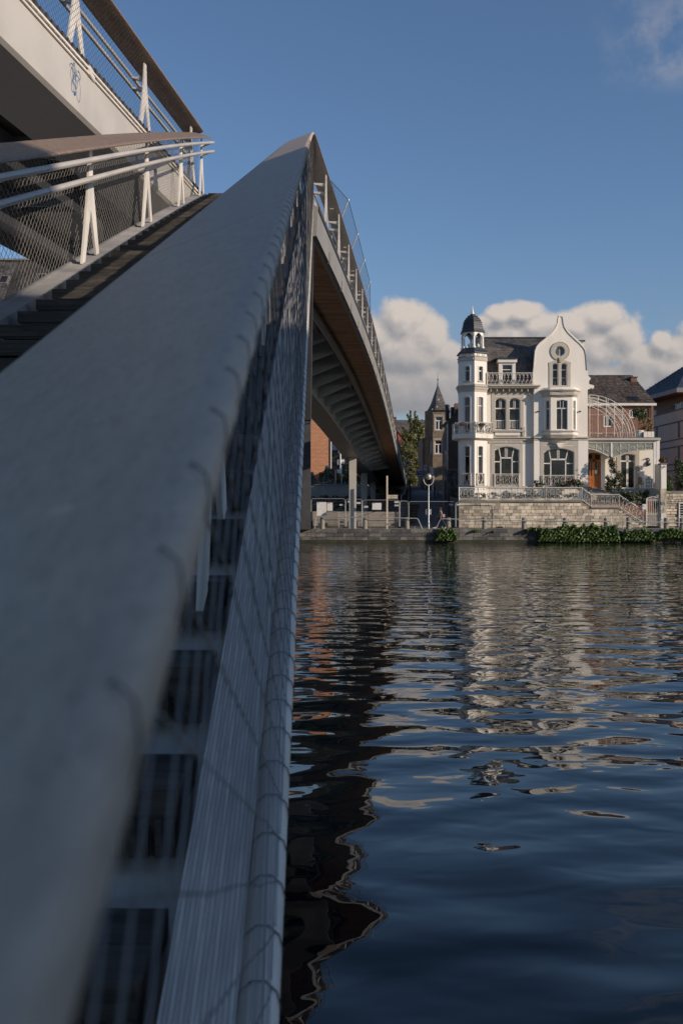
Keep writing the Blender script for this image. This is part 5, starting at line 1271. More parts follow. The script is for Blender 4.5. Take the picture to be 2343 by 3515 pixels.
for (u0,v0,u1,v1) in ((1160,1543,1172,1558),(1170,1578,1182,1592),(1158,1578,1166,1596),(1157,1612,1166,1624),(1176,1560,1186,1568)): M().box(U(u0,YD),U(u1,YD),YD-.9,YD-.1,V(v1,YD),V(v0,YD)).build('balcony', framew, dk)
for (u0,v0,u1,v1) in ((1139,1550,1156,1566),(1139,1572,1156,1592),(1139,1598,1156,1618),(1184,1572,1196,1600)): M().box(U(u0,YD),U(u1,YD),YD-.06,YD-.01,V(v1,YD),V(v0,YD)).build('window', glass, dk)
M().tube([(U(1168,YD),YD-1,V(1548,YD)),(U(1168,YD),YD-1,V(1632,YD))], .12, 6).build('drainpipe', framew, dk)
# slate roof seen through the mesh at far left
YL = 62.0
lh = thing('slate_roofed_house', 'large building with dark slate roof and skylights seen through the stair netting at the left', 'house', (U(60,YL), YL, WL))
M().box(U(-700,YL),U(262,YL),YL,YL+14,-6,V(1150,YL)).build('wall', brick_d, lh)
rr = [Vector(q) for q in ((U(-700,YL),YL-.4,V(1160,YL)),(U(262,YL),YL-.4,V(1160,YL)),(U(262,YL),YL+5,V(894,YL+5)),(U(-700,YL),YL+5,V(894,YL+5)))]
rf = M().add([tuple(q) for q in rr]+[(U(262,YL),YL+14,V(1160,YL)),(U(-700,YL),YL+14,V(1160,YL))], [(0,1,2,3),(3,2,4,5),(1,4,2),(0,3,5)]).build('roof', slate, lh)
def fnl(a, v): return tuple(rr[0].lerp(rr[1], .70+.30*a).lerp(rr[3].lerp(rr[2], .70+.30*a), .35+.65*v))
slm = mat('brown_slate', (.060,.050,.042), .7, 0, .25, 1.2, .004, 20, col2=(.16,.14,.12), thr=(.66,.72))
slates(rf, fnl, 34, 42, slm, lift=.012, jit=.006)
M().box(U(-700,YL),U(240,YL),YL+4.8,YL+5.2,V(894,YL+5)-.02,V(894,YL+5)+.09).build('ridge', cop_m, rf)
sl = (rr[3]-rr[0]).normalized()
for a_, v_ in ((1.0-.245*1.03+.0, .62),(.978, .62),(.955,.38)):
    q = rr[0].lerp(rr[1], a_).lerp(rr[3].lerp(rr[2], a_), v_)
for u_, v_ in ((5,955),(133,948),(55,1022)):
    k_ = (V(v_,YL)-rr[0].z)/(rr[3].z-rr[0].z); Yq = YL-.4+5.4*k_; k_ = (V(v_,Yq)-rr[0].z)/(rr[3].z-rr[0].z)
    q = Vector((U(u_,Yq), rr[0].y+5.4*k_, rr[0].z+(rr[3].z-rr[0].z)*k_))
    w = M().hexa(roofbox(q,.29,.42,.10)).build('skylight', cop_m, rf); M().hexa(roofbox(q,.22,.34,.115)).build('pane', glass, w)
M().box(U(218,YL),U(236,YL),YL+4.6,YL+5.4,V(897,YL),V(885,YL)).build('chimney', plaster, rf)
# unseen house added behind the camera so that its shadow covers the stair foot
nb = thing('stair_shade_house', 'unseen tall gabled house added behind the viewer to shade the near stair', 'house', (20,-16,-1.75))
M().box(8,29.0,-24,-10,-1.8,17).build('wall', plaster, nb)
M().add([(7.6,-9.6,17),(29.4,-9.6,17),(29.4,-17,23),(7.6,-17,23),(29.4,-24.4,17),(7.6,-24.4,17)], [(0,1,2,3),(3,2,4,5),(1,4,2),(0,3,5),(0,5,4,1)]).build('roof', slate_b, nb)
# ------------------------------------------------------------------ trees and shrubs up the street
random.seed(11)
def conifer(name, label, u, vb, vt, Y, spread, n, m, size=.22, group=None):
    x, z0, z1 = U(u,Y), V(vb,Y), V(vt,Y); t = thing(name, label, 'tree', (x,Y,z0), group)
    b = M(); H_ = z1-z0
    for i in range(n):
        f = random.random()**1.15; z = z0+H_*f
        r_ = spread*(1-f)**.75*(.75+.35*math.sin(z*2.1+i*.001)+.12*math.sin(z*5.3))+.12; a = random.uniform(0, 2*math.pi)
        lob = .72+.28*math.sin(a*5+z*1.7)
        rr_ = r_*lob*random.uniform(.35,1)**.6
        c = Vector((x+rr_*math.cos(a), Y+rr_*math.sin(a), z-rr_*.12))
        nrm = (Vector((math.cos(a), math.sin(a), .7))+rnd_dir()*.8).normalized(); e1 = nrm.orthogonal().normalized(); e1.rotate(Matrix.Rotation(random.uniform(0,6.28), 3, nrm)); e2 = nrm.cross(e1); s = size*random.uniform(.5,1.3)
        b.add([c-e1*s, c-e2*s*.35, c+e1*s, c+e2*s*.35], [(0,1,2,3)])
    b.build('foliage', m, t); M().tube([(x,Y,z0-.3),(x,Y,z0+H_*.5),(x,Y,z1-.4)], [spread*.07+.06,spread*.04+.04,.02], 7).build('trunk', bark, t, True)
    return t
YC = 150
t = thing('cypress_tree', 'tall ragged yellow-green conifer with drooping branch tips left of the turreted house', 'tree', (U(1415,YC),YC,4))
bl = [B(1415,1500,YC,34,30),B(1432,1472,YC,24,28),B(1398,1535,YC,36,34),B(1440,1525,YC,34,38),B(1415,1565,YC,54,36),B(1395,1605,YC,48,42),B(1435,1615,YC,46,48),B(1420,1645,YC,56,30)]
b = leafmesh(bl, 52000, .105); 
for (u0,v0,u1,v1,w_) in ((1412,1480,1407,1408,7),(1424,1470,1423,1412,5),(1416,1460,1396,1422,5),(1402,1500,1380,1462,7),(1438,1480,1447,1440,6),(1442,1510,1455,1462,7),(1398,1520,1378,1480,6),(1432,1460,1430,1428,5)):
    for i in range(420):
        f = random.random(); w = w_*(1-f)*.9+1.2; c = Vector((U(u0+(u1-u0)*f+random.gauss(0,w*.5),YC), YC+random.gauss(0,.5), V(v0+(v1-v0)*f+random.gauss(0,w*.5),YC)))
        d = rnd_dir(); e1 = d.orthogonal().normalized(); e2 = d.cross(e1); s = random.uniform(.08,.22); b.add([c-e1*s,c-e2*s*.4,c+e1*s,c+e2*s*.4], [(0,1,2,3)])
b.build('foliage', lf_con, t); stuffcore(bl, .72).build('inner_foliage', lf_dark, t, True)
M().tube([(U(1418,YC),YC,3.6),(U(1420,YC),YC,V(1560,YC)),(U(1418,YC),YC,V(1440,YC))], [.35,.25,.06], 8).build('trunk', bark, t, True)
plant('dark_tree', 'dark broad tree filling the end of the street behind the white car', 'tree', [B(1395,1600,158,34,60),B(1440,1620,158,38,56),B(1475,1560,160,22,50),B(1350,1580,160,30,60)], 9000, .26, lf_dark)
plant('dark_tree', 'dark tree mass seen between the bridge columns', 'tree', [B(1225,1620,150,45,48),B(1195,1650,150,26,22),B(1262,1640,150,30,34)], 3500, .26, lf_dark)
conifer('spruce_tree', 'grey-green spruce beside the orange brick gable, the taller one', 1122, 1668, 1598, 122, 1.05, 2600, lf_blue, .14)
conifer('spruce_tree', 'small grey-green spruce against the dark quay pier', 1071, 1668, 1620, 122, .8, 1500, lf_blue, .14)
plant('hedge', 'brown autumn hedge behind the spruce under the bridge', 'hedge', [B(1140,1638,123.6,18,26),B(1112,1640,123.8,20,22)], 900, .2, lf_aut)
plant('hedge', 'dark green hedge behind the concrete wall under the bridge', 'hedge', [B(1170,1650,124.6,24,24),B(1192,1655,124.4,16,18),B(1105,1655,124.5,14,18)], 1600, .2, lf_mid)
# ------------------------------------------------------------------ walls and works under the bridge
conc = mat('concrete', (.33,.295,.25), .85, 0, .08, 1.2, .004, 25)
aw = thing('abutment_wall', 'pale concrete retaining wall with two dark square openings at the far end of the bridge', 'wall', (U(1230,124),124,2))
o1 = [rect(1282,1679,1302,1692,124), rect(1354,1679,1376,1692,124)]
M().ph(plane(124), pq(124,(1262,1700),(1392,1700),(1392,1667),(1262,1667)), o1, 0, .5).build('wall_face', conc, aw)
for q in o1: M().ph(plane(124), q, [inset(q,.12)], -.04, .1).build('frame', steel_dk, aw); M().ph(plane(124), q, [], .2, .25).build('dark_opening', steel_dk, aw)
M().ph(plane(120.5), pq(120.5,(1040,1705),(1264,1705),(1264,1667),(1200,1665),(1040,1663)), [], 0, .5).build('wall_face', conc, aw)
M().box(U(1040,120.5),U(1262,120.5),120.4,121.2,V(1665,120.5),V(1661,120.5)).build('coping', cop_m, aw)
lw = thing('low_concrete_wall', 'low concrete wall along the back of the quay beneath the bridge', 'wall', (U(1200,86.5),86.5,-1.35))
for i in range(6):
    u = 1040+56*i; M().box(U(u,86.5),U(u+55.6,86.5),86.5,86.9,-1.5,V(1755+.3*i,86.5)).build('concrete_panel', conc, lw)
b = M()
for i in range(260):
    Y = random.uniform(90,119); x = random.uniform(U(1060,Y),U(1285,Y)); s = random.uniform(.08,.42); z = gz(Y)+s*.2
    b.loft([[(x+s*k*math.cos(a+k)*random.uniform(.7,1.1), Y+s*k*math.sin(a+k), z+zz*s) for a in [math.pi*2*q/6 for q in range(6)]] for k, zz in ((.5,-.4),(1,.0),(.8,.5),(.2,.75))], True)
tag(b.build('rubble', soil), 'heaps of earth and rubble on the slope beneath the bridge', 'rubble', kind='stuff')
for i,(u,w_,h_) in enumerate(((1135,11,9),(1085,17,7),(1180,9,5),(1225,14,6))):
    o = M().loft([[(U(u,112)+w_*.033*k*math.cos(a)*random.uniform(.9,1.1), 112+w_*.033*k*math.sin(a), gz(112)+zz*h_*.033*1.6) for a in [math.pi*2*q/9 for q in range(9)]] for k, zz in ((1.1,-.2),(1.05,.2),(.8,.75),(.3,1.0))], True)
    tag(o.build('boulder', mat('dark_boulder',(.08,.062,.05),.9,0,.25,2,.03,5), None, True), ['dark rounded boulder left of the nearest bridge column','wide dark heap beside the quay pier','small dark boulder just left of the first column','dark mound between the second and third columns'][i], 'boulder')
# railing and netted fence at the left side of the street
sf = thing('street_fence', 'tall weathered fence with leaning boards along the left side of the street', 'fence', (U(1400,100),100,gz(100)))
for i in range(34):
    Y = 86+1.45*i; x = SX(Y,0)-.12; h = 1.9+random.uniform(-.05,.05); M().box(x-.03,x+.02,Y,Y+1.35,gz(Y)-.3,gz(Y)+h).build('board', mat('fence_board',(.13,.11,.095),.8,0,.2,3), sf)
for i in range(9):
    Y = 87+2.3*i; M().box(SX(Y,0)+.02,SX(Y,0)+.5+.05*i,Y,Y+.4,gz(Y)-.1,gz(Y)+.28).build('sleeper', bark, sf)
# ------------------------------------------------------------------ quay furniture
galv = mat('galvanised_tube', (.42,.42,.41), .4, .5, .08, 4)
def tube_rail(label, pts, Y):
    t = thing('guard_rail', label, 'railing', (U(pts[len(pts)//2][0],Y),Y,-1.35), 'low tubular guard rails along the quay edge')
    M().tube([(U(a,Y),Y,V(c,Y)) for a, c in pts], .04, 7).build('top_tube', galv, t, True)
    u = pts[0][0]+14
    return t
tube_rail('low tubular guard rail left of the street lamp, bent down at its right end', [(1080,1813),(1081,1800),(1083,1776),(1088,1774),(1325,1777),(1428,1779),(1434,1782),(1448,1815)], 78.6)
tube_rail('long low tubular guard rail in front of the pale stone wall', [(1496,1813),(1508,1786),(1514,1780),(1700,1785),(1900,1788),(2088,1789),(2096,1792),(2098,1800),(2098,1816)], 78.6)
tube_rail('low tubular guard rail in front of the gate at the right edge', [(2136,1816),(2136,1800),(2139,1792),(2146,1790),(2343,1793),(2500,1796)], 78.6)
stoneB = mat('bollard_stone', (.25,.225,.18), .85, 0, .12, 6, .004, 40)
proto = None
bl_u = [(1106,1811,'against the left end of the guard rail near the pier'),(1252,1811,'second from the pier, left of the signpost'),(1396,1815,'between the signpost and the street lamp'),(1538,1814,'right behind the walking person'),
        (1661,1816,'alone in front of the left part of the stone wall'),(1797,1818,'half hidden at the start of the dense ivy'),(1938,1818,'behind the ivy below the wide villa window'),(2078,1812,'at the right end of the long guard rail'),(2155,1815,'at the left end of the last guard rail'),(2284,1817,'in front of the gate pillar'),(2338,1820,'darker one at the right edge of the picture')]
for i, (u, v, where) in enumerate(bl_u):
    Y = 78.95; x, z = U(u,Y), -1.35
    if proto is None:
        proto = thing('bollard', '', 'bollard', (x,Y,z), 'stone bollards along the quay')
        M().lathe(0,0,[(.20,-.02),(.195,.0),(.175,.86),(.16,.90),(.10,.92)],14).build('shaft', stoneB, proto, True, world=False)
        c = proto
    else: c = copy_tree(proto); c.location = (x, Y, z+CH); c.rotation_euler.z = i*.7; c.scale = (1,1,random.uniform(.94,1.04))
    c['label'] = 'round tapered stone bollard '+where
# temporary fence panels
wire_g = mat('fence_wire', (.25,.25,.26), .5, .5, .1, 5)
def fence_panel(label, u0, u1, vt, Y, Y2=None, signs=()):
    Y2 = Y2 or Y; x0, x1 = U(u0,Y), U(u1,Y2); zb, z1 = -1.2, V(vt,Y); t = thing('site_fence', label, 'fence panel', ((x0+x1)/2,Y,-1.35), 'temporary site fence panels')
    n = 10; P = lambda f, z: (x0+(x1-x0)*f, Y+(Y2-Y)*f, z); r = .18/abs(x1-x0+1e-6)
    M().tube([P(0,-1.35),P(0,z1-.15),P(min(.3,r*.3),z1-.04),P(min(.4,r),z1),P(1-min(.4,r),z1),P(1-min(.3,r*.3),z1-.04),P(1,z1-.15),P(1,-1.35)], .028, 5, True).build('frame', galv, t, True)
    b = M(); k = int(math.hypot(x1-x0,Y2-Y)/.11)
    for i in range(1,k): b.tube([P(i/k,zb),P(i/k,z1-.03)], .0045, 3, False)
    for i in range(9): b.tube([P(0,zb+(z1-zb)*i/9),P(1,zb+(z1-zb)*i/9)], .0045, 3, False)
    b.build('wire_mesh', wire_g, t)
    for s_ in (0,1): q = P(s_,-1.35); M().box(q[0]-.15,q[0]+.15,q[1]-.35,q[1]+.35,-1.35,-1.22).build('foot', steel_dk, t)
    for (a,c0,c,d0,lab) in signs:
        sp = M().box(U(a,Y),U(c,Y),Y-.06,Y-.035,V(d0,Y),V(c0,Y)); o = sp.build('sign_plate', white, t); 
        if lab: o['label'] = lab
        if d0-c0 > 20:
            M().box(U(a+2,Y),U(a+8,Y),Y-.064,Y-.0605,V(c0+3,Y),V(c0+1.5,Y)).build('print_mark', black, o)
        elif d0-c0 < 8: M().box(U(a+1.5,Y),U(c-3,Y),Y-.064,Y-.0605,V((c0+d0)/2+.7,Y),V((c0+d0)/2-.7,Y)).build('print_mark', mat('print_greyblue',(.10,.13,.22),.6,0,.1,5), o)
    return t
fence_panel('site fence panel next to the pier carrying two white boards', 1068, 1183, 1711, 84.0, None, [(1087,1723,1120,1770,'large white notice board'),(1122,1725,1141,1753,'smaller white notice board'),(1165,1730,1178,1735,None)])
fence_panel('narrow site fence panel in front of the nearest bridge column', 1186, 1241, 1713, 83.8, None, [(1193,1719,1203,1724,None),(1223,1723,1237,1729,None)])
fence_panel('site fence panel behind the signpost with one square white board', 1243, 1369, 1716, 83.9, None, [(1249,1736,1262,1742,None),(1277,1726,1308,1749,'square white notice board'),(1353,1720,1366,1726,None),(1353,1732,1366,1737,None)])
fence_panel('site fence panel at the left kerb of the street', 1371, 1400, 1719, 84.0, 86.5)
fence_panel('site fence panel standing across the street mouth', 1402, 1561, 1721, 84.0, None, [(1540,1729,1553,1734,None)])
fence_panel('site fence panel partly in front of the stone wall', 1563, 1717, 1724, 83.0, None, [(1566,1729,1577,1734,None)])
# crowd barriers
def barrier(label, u0, u1, Y):
    x0, x1 = U(u0,Y), U(u1,Y); t = thing('crowd_barrier', label, 'barrier', ((x0+x1)/2,Y,-1.35), 'metal crowd barriers'); zb, z1 = -1.1, -.05
    M().tube([(x0,Y,-1.35),(x0,Y,z1-.1),(x0+.1,Y,z1),(x1-.1,Y,z1),(x1,Y,z1-.1),(x1,Y,-1.35)], .022, 5).build('frame', galv, t, True)
    b = M(); b.tube([(x0,Y,zb),(x1,Y,zb)], .018, 4)
    for i in range(1,16): x = x0+(x1-x0)*i/16; b.tube([(x,Y,zb),(x,Y,z1)], .009, 3, False)
    b.build('bars', wire_g, t)
barrier('metal crowd barrier in front of the low concrete wall, left one', 1098, 1160, 84.9); barrier('metal crowd barrier in front of the low concrete wall, right one', 1163, 1270, 84.7)
# signpost
Yp_ = 79.4
sp = thing('signpost', 'square wooden signpost with two arrow boards pointing right, on the quay', 'signpost', (U(1328,Yp_),Yp_,-1.35))
cream = mat('cream_paint', (.60,.52,.42), .6, 0, .05, 4)
M().box(U(1325.3,Yp_),U(1330.7,Yp_),Yp_-.06,Yp_+.06,-1.36,V(1633,Yp_)).build('post', cream, sp)
for v0, mk in ((1698.5,1),(1705.2,1)):
    s = M().box(U(1331,Yp_),U(1364,Yp_),Yp_-.02,Yp_+.02,V(v0+5.6,Yp_),V(v0,Yp_)).build('arrow_board', cream, sp)
    M().box(U(1338,Yp_),U(1352,Yp_),Yp_-.025,Yp_-.0205,V(v0+3.4,Yp_),V(v0+2.2,Yp_)).build('print_line', black, s); M().box(U(1359,Yp_),U(1361,Yp_),Yp_-.025,Yp_-.0205,V(v0+3.9,Yp_),V(v0+1.9,Yp_)).build('print_mark', red if v0 > 1700 else black, s)
# street lamp with globe
Yl = 79.2
lp = thing('street_lamp', 'white street lamp with half-clear globe held in a U-shaped bracket', 'street lamp', (U(1470,Yl),Yl,-1.35))
x = U(1470,Yl); lz = lambda v: V(v,Yl)
M().lathe(x,Yl,[(.075,-1.37),(.075,lz(1791)),(.05,lz(1788)),(.042,lz(1665)),(.03,lz(1663))],12).build('pole', galv, lp, True)
M().tube([(x+.40*math.cos(a), Yl, lz(1643)+.52*math.sin(a) if math.sin(a) < 0 else lz(1643)+.1) for a in [math.pi+math.pi*i/14 for i in range(15)]]+[(x+.40,Yl,lz(1633))], .025, 6).build('bracket', framew, lp, True)
M().lathe(x,Yl,[(.23,lz(1636)),(.22,lz(1632)),(.17,lz(1628)),(.09,lz(1626)),(.01,lz(1625.5))],18).build('lamp_hood', galv, lp, True)
M().lathe(x,Yl,[(.25,lz(1637.6)),(.25,lz(1636))],18).build('lamp_rim', galv, lp, True)
M().lathe(x,Yl,[(.01,lz(1646.5)),(.11,lz(1645.5)),(.19,lz(1642)),(.23,lz(1638))],18).build('globe', mat('globe_glass',(.62,.52,.36),.6,0,.05,3), lp, True)
for s_ in (-1,1): M().tube([(x+s_*.40,Yl,lz(1637)),(x+s_*.27,Yl,lz(1637))], .02, 5).build('arm', framew, lp)
s = M().box(U(1460.5,Yl),U(1479.5,Yl),Yl+.05,Yl+.07,lz(1766),lz(1747)).build('sign_plate', mat('grey_plate',(.40,.41,.42),.5,.2,.05,3)); tag(s, 'pale square plate fixed low on the street lamp pole, seen from behind', 'sign')
M().box(U(1462,Yl),U(1464,Yl),Yl+.045,Yl+.0495,lz(1753),lz(1750)).build('print_mark', red, s)
# stub post and traffic signs
tag(M().box(U(1422,78.8),U(1429,78.8),78.8,79.0,-1.36,V(1804,78.8)).build('marker_stub', conc), 'short concrete stub between the bollard and the street lamp', 'marker')
def sign(name, label, u0, v0, u1, v1, Y, vb, deco, pu=None):
    t = thing(name, label, 'traffic sign', (U((u0+u1)/2,Y),Y,gz(Y)))
    pu = pu or (u0+u1)/2; M().tube([(U(pu,Y),Y+.08,V(vb,Y)-.2),(U(pu,Y),Y+.08,V(v1,Y)+.05)], .045, 6).build('post', galv, t)
    s = M().box(U(u0,Y),U(u1,Y),Y-.01,Y+.02,V(v1,Y),V(v0,Y)).build('sign_plate', white, t)
    for (a,c0,c,d0,m) in deco: M().box(U(a,Y),U(c,Y),Y-.022-.002*deco.index((a,c0,c,d0,m)),Y-.0105,V(d0,Y),V(c0,Y)).build('symbol', m, s)
    return t, s
sign('traffic_sign', 'small square blue sign on a pole beside the bridge end', 1391.5,1582,1404.5,1594.5,118,1650,[(1392.7,1583.2,1403.3,1593.3,blue),(1397,1586,1400,1590,red)],1398)
_, sg_ = sign('traffic_sign', 'wide blue rectangular residential-zone sign with white figures, in the street', 1426.5,1615,1449.5,1631,112,1670,[(1428,1616.5,1448,1629.5,blue)],1438.5)
def fig(x, v, h, s, Y=112, mm=white):
    b = M(); b.box(U(x-.8,Y),U(x+.8,Y),Y-.03,Y-.0235,V(v,Y),V(v-h*.65,Y)); b.lathe(U(x,Y),Y-.027,[(.01,V(v-h*.72,Y)),(.035,V(v-h*.8,Y)),(.01,V(v-h,Y))],6); b.box(U(x+.9,Y),U(x+2.6,Y),Y-.03,Y-.0235,V(v-h*.4,Y),V(v-h*.52,Y)); b.build('symbol', mm, s)
fig(1431.5,1628,7,sg_); fig(1441,1627.5,5.5,sg_)
M().ph(plane(112), pq(112,(1436,1622),(1441,1622),(1441,1619.5),(1438.5,1617.5),(1436,1619.5)), [], -.03, -.0235).build('symbol', white, sg_)
M().box(U(1443,112),U(1447,112),111.97,111.9765,V(1624,112),V(1621.5,112)).build('symbol', white, sg_)
_, sg_ = sign('traffic_sign', 'tall white and blue parking sign on a pole beside the turreted house', 1452.5,1595.5,1463.5,1614.5,106,1672,[(1454.5,1599,1461,1607,mat('sign_cyan',(.02,.20,.42),.4,0,.05,5))],1458.5)
text('P', 1457.8, 1603, .26, 105.97, white, sg_, 'symbol')
# two-coloured banner and street clutter
fl = thing('hanging_banner', 'green and red hanging banner behind the street lamp globe', 'banner', (U(1470,120),120,gz(120)))
for (a, c, m) in ((1466.5,1471,green),(1471.2,1477,red)): M().box(U(a,120),U(c,120),120,120.04,V(1671,120),V(1645,120)).build('cloth_panel', m, fl)
M().tube([(U(1471,120),120.1,gz(120)),(U(1471,120),120.1,V(1640,120))], .03, 5).build('pole', galv, fl)
tag(M().lathe(U(1490,116),116,[(.03,gz(116)),(.10,gz(116)+.9),(.13,gz(116)+1.2),(.03,gz(116)+1.75)],8).build('closed_parasol', steel_dk), 'folded dark parasol in front of the row of houses in the street', 'parasol')
tag(M().tube([(U(1483,126),126,gz(126)),(U(1483,126),126,V(1602,126))], .13, 8).build('downpipe_post', galv), 'grey vertical pole against the turreted house', 'pole')
tag(M().tube([(U(1487.5,115),115,gz(115)),(U(1487.5,115),115,V(1604,115))], .05, 6).build('sign_pole', galv), 'thin bare pole right of the street lamp globe', 'pole')
tag(M().tube([(U(1521,100),100,gz(100)),(U(1521,100),100,V(1615,100))], .05, 6).build('sign_pole', galv), 'thin bare pole beside the right wall of the street', 'pole')
tag(M().tube([(U(1540,94),92.6,gz(93)),(U(1540,94),92.6,V(1622,94))], .07, 6).build('wall_pipe', steel_dk), 'dark vertical pipe on the rough grey street wall', 'pipe')
tag(M().box(U(1493,118),U(1498,118),118,118.4,V(1636,118),V(1612,118)).build('shop_sign', mat('faded_pink',(.38,.20,.16),.7,0,.05,3)), 'faded pink shop sign projecting over the street', 'sign')
M_ = M()
def bike():
    t = thing('bicycle', 'bicycle leaning at the right side of the street', 'bicycle', (U(1500,117),117,gz(117)))
    x0, z0 = U(1499,117), gz(117)+.05
    for dx in (0,.55):
        M().tube([(x0+dx*.6+.18*math.cos(a), 117+dx, z0+.34+.34*math.sin(a)) for a in [2*math.pi*i/14 for i in range(15)]], .02, 4).build('wheel', steel_dk, t)
    M().tube([(x0,117,z0+.34),(x0+.1,117.2,z0+.85),(x0+.33,117.55,z0+.34),(x0+.2,117.3,z0+.4),(x0,117,z0+.9)], .02, 5).build('frame', red, t)
    M().tube([(x0-.2,117,z0+.95),(x0+.2,117,z0+1.0)], .02, 5).build('handlebar', galv, t)
bike()
# ------------------------------------------------------------------ white car, rear view
def car(x, Y, z):
    t = thing('parked_car', 'white hatchback with red tail lights, seen from behind at the top of the street', 'car', (x,Y,z))
    pw = mat('car_white', (.70,.71,.72), .25, 0, .02, 2); b = M()
    prof = [(0,.35,.86,.30),(.05,.60,.90,.30),(.25,.95,.88,.28),(.45,1.10,.84,.28),(.75,1.38,.72,.28),(1.1,1.46,.66,.28),(2.3,1.44,.66,.28),(3.0,1.10,.78,.28),(3.9,.95,.84,.28),(4.15,.6,.80,.3)]
    secs = []
    for y, top, hw, bot in prof:
        w0 = .89; mid = min(.92, top)
        secs.append([(x-w0*.96,Y+y,z+bot),(x+w0*.96,Y+y,z+bot),(x+w0,Y+y,z+min(.62,top*.8)),(x+w0*.97,Y+y,z+mid*.96),(x+hw,Y+y,z+top-.04),(x+hw*.8,Y+y,z+top),(x-hw*.8,Y+y,z+top),(x-hw,Y+y,z+top-.04),(x-w0*.97,Y+y,z+mid*.96),(x-w0,Y+y,z+min(.62,top*.8))])
    b.loft(secs, True); b.build('body', pw, t, True)
    M().ph(lambda s,zz,d: (x+s, Y+.30+(zz-.98)*.92+d-.05, z+zz), [(-.68,.99),(.68,.99),(.58,1.33),(-.58,1.33)], [], 0, .03).build('rear_window', glass, t)
    for s_ in (-1,1):
        M().box(x+s_*.58-.18,x+s_*.58+.22,Y+.02,Y+.18,z+.76,z+.92).build('tail_light', red, t)
        for y in (.75,3.3): M().ext([(x+s_*.74+.0,Y+y+.32*math.cos(a),z+.32+.32*math.sin(a)) for a in [2*math.pi*i/16 for i in range(16)]], (s_*.17,0,0)).build('wheel', steel_dk, t)
    M().box(x-.26,x+.26,Y-.03,Y+.03,z+.58,z+.70).build('number_plate', white, t); M().box(x-.86,x+.86,Y-.02,Y+.3,z+.26,z+.42).build('bumper', steel_dk, t)
car(U(1405,150), 150, gz(150)+.02)
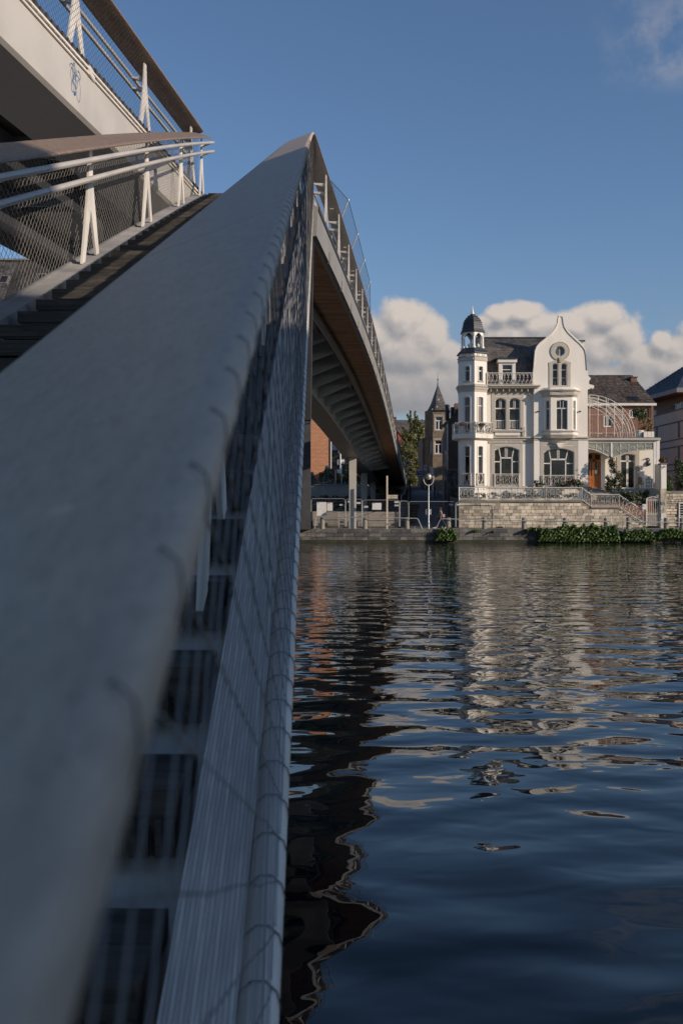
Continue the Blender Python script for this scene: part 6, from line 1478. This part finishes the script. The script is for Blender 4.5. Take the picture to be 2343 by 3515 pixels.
# ------------------------------------------------------------------ walking person
def skin_mesh(name, verts, edges, radii, m, parent, sub=2):
    me = bpy.data.meshes.new(name); me.from_pydata([(a,b,c) for a,b,c in verts], edges, []); o = link(me, name, None)
    o.modifiers.new('s','SKIN'); 
    for i, r in enumerate(radii): me.skin_vertices[0].data[i].radius = (r, r*.9) if not isinstance(r, tuple) else r
    me.skin_vertices[0].data[0].use_root = True
    s = o.modifiers.new('u','SUBSURF'); s.levels = sub; s.render_levels = sub
    dg = bpy.context.evaluated_depsgraph_get(); m2 = bpy.data.meshes.new_from_object(o.evaluated_get(dg)); bpy.data.objects.remove(o)
    m2.materials.clear(); m2.materials.append(m); m2.polygons.foreach_set('use_smooth', [True]*len(m2.polygons))
    return link(m2, name, parent, False)
def person():
    Y = 81.5; x0, z0 = U(1512,Y), -1.35; t = thing('person', 'person with auburn hair walking left in a beige jacket and dark trousers', 'person', (x0,Y,z0))
    skin_ = mat('skin', (.45,.27,.20), .6, 0, .03, 5); jac = mat('beige_jacket', (.30,.23,.20), .8, 0, .1, 9); tro = mat('dark_trousers', (.018,.018,.025), .8, 0, .1, 5); hair = mat('auburn_hair', (.11,.030,.012), .55, 0, .2, 20)
    V_ = [(0,0,.93),(.0,0,1.08),(-.02,0,1.28),(-.03,0,1.40),(-.05,0,1.48),(-.07,0,1.56),(-.075,0,1.66),
          (-.02,.09,.90),(-.20,.10,.50),(-.40,.10,.12),(-.50,.10,.05),(.02,-.09,.90),(.20,-.10,.50),(.42,-.10,.20),(.37,-.10,.07),
          (-.03,.17,1.38),(-.10,.21,1.12),(-.26,.20,.95),(-.33,.19,.92),(-.02,-.17,1.38),(.06,-.22,1.12),(-.04,-.24,.90),(-.08,-.24,.84)]
    E_ = [(0,1),(1,2),(2,3),(3,4),(4,5),(5,6),(0,7),(7,8),(8,9),(9,10),(0,11),(11,12),(12,13),(13,14),(3,15),(15,16),(16,17),(17,18),(3,19),(19,20),(20,21),(21,22)]
    rad = [.14,.12,.14,.11,.055,.09,.085,.10,.065,.045,.04,.10,.065,.045,.04,.065,.048,.036,.032,.065,.048,.036,.032]
    skin_mesh('body', V_, E_, rad, skin_, t)
    skin_mesh('jacket', [(0,0,.90),(.0,0,1.08),(-.02,0,1.28),(-.03,0,1.41),(-.03,.17,1.38),(-.10,.21,1.12),(-.22,.20,.99),(-.02,-.17,1.38),(.06,-.22,1.12),(-.03,-.24,.94)], [(0,1),(1,2),(2,3),(3,4),(4,5),(5,6),(3,7),(7,8),(8,9)], [(.15,.19),(.135,.17),(.155,.19),(.10,.12),.085,.066,.052,.085,.066,.052], jac, t)
    skin_mesh('trousers', [(0,0,.95),(-.02,.09,.88),(-.20,.10,.50),(-.39,.10,.14),(.02,-.09,.88),(.20,-.10,.50),(.41,-.10,.22)], [(0,1),(1,2),(2,3),(0,4),(4,5),(5,6)], [.15,.115,.082,.062,.115,.082,.062], tro, t)
    skin_mesh('hair', [(-.02,0,1.42),(-.03,0,1.56),(-.05,0,1.68),(-.08,0,1.72)], [(0,1),(1,2),(2,3)], [.07,.105,.115,.06], hair, t)
    for (a, y, z) in ((-.50,.10,.045),(.40,-.10,.06)): M().loft([[(a+dx,y+.045*c_,z+.045*s_*k) for c_,s_ in [(math.cos(q),math.sin(q)) for q in [2*math.pi*i/8 for i in range(8)]]] for dx,k in ((-.13,.5),(-.08,.9),(.06,1.1),(.10,.9))], True).build('shoe', white, t, True, world=False)
    b = M().box(.12,.30,-.30,-.18,.92,1.18); o = b.build('shoulder_bag', mat('pink_bag',(.55,.33,.28),.6,0,.05,6), None, world=False); o.location = (x0,Y,z0+CH); tag(o, 'pale pink shoulder bag carried by the walking person', 'bag')
person()

# slim fence along the top of the abutment, and odd poles there
tf = thing('wall_top_fence', 'thin wire fence with short pale posts on top of the retaining wall', 'fence', (U(1150,120.8),120.8,V(1661,120.5)))
for u in (1095,1122,1148,1183,1215,1240): M().tube([(U(u,120.8),120.8,V(1662,120.8)),(U(u,120.8),120.8,V(1652,120.8))], .035, 5).build('post', galv, tf)
for v in (1658,1654): M().tube([(U(1060,120.8),120.8,V(v,120.8)),(U(1262,120.8),120.8,V(v,120.8))], .012, 4).build('wire', wire_g, tf)
cp = thing('survey_pole', 'pale pole with a short crossbar standing behind the retaining wall', 'pole', (U(1172,121.6),121.6,V(1664,121)))
M().tube([(U(1171.5,121.6),121.6,V(1664,121.6)),(U(1172,121.6),121.6,V(1625,121.6)),(U(1173,121.6),121.6,V(1596,121.6))], .05, 6).build('shaft', cream, cp)
M().tube([(U(1166,121.6),121.5,V(1631,121.6)),(U(1179,121.6),121.5,V(1631.5,121.6))], .05, 6).build('crossbar', cream, cp)
tag(M().tube([(U(1151,122.5),122.5,V(1664,122)),(U(1151,122.5),122.5,V(1612,122))], .07, 6).build('fence_post', galv), 'grey upright post in the hedge behind the retaining wall', 'post')
tag(M().lathe(U(1070,79.5),79.5,[(.10,-1.37),(.10,V(1757,79.5)),(.06,V(1755,79.5))],10).build('black_post', steel_dk), 'black round post beside the pier at the quay edge', 'post')
tp = M().tube([(U(1303,84.4),84.4,V(1772,84.4)),(U(1318,84.4),84.4,V(1764,84.4)),(U(1340,84.4),84.4,V(1767,84.4)),(U(1368,84.4),84.4,V(1766,84.4))], .02, 4)
tag(tp.build('barrier_tape', red), 'sagging red and white barrier tape on the works fence', 'tape')
cb = M().tube([(U(1376,88),88,V(1790,88)),(U(1376,90),90,V(1702,90)),(U(1388,100),100,V(1690,100)),(U(1396,110),110,V(1650,110)),(U(1400,118),118,V(1632,118))], .05, 5)
tag(cb.build('hanging_cable', galv), 'pale cable looping down from the bridge end to the works fence', 'cable')
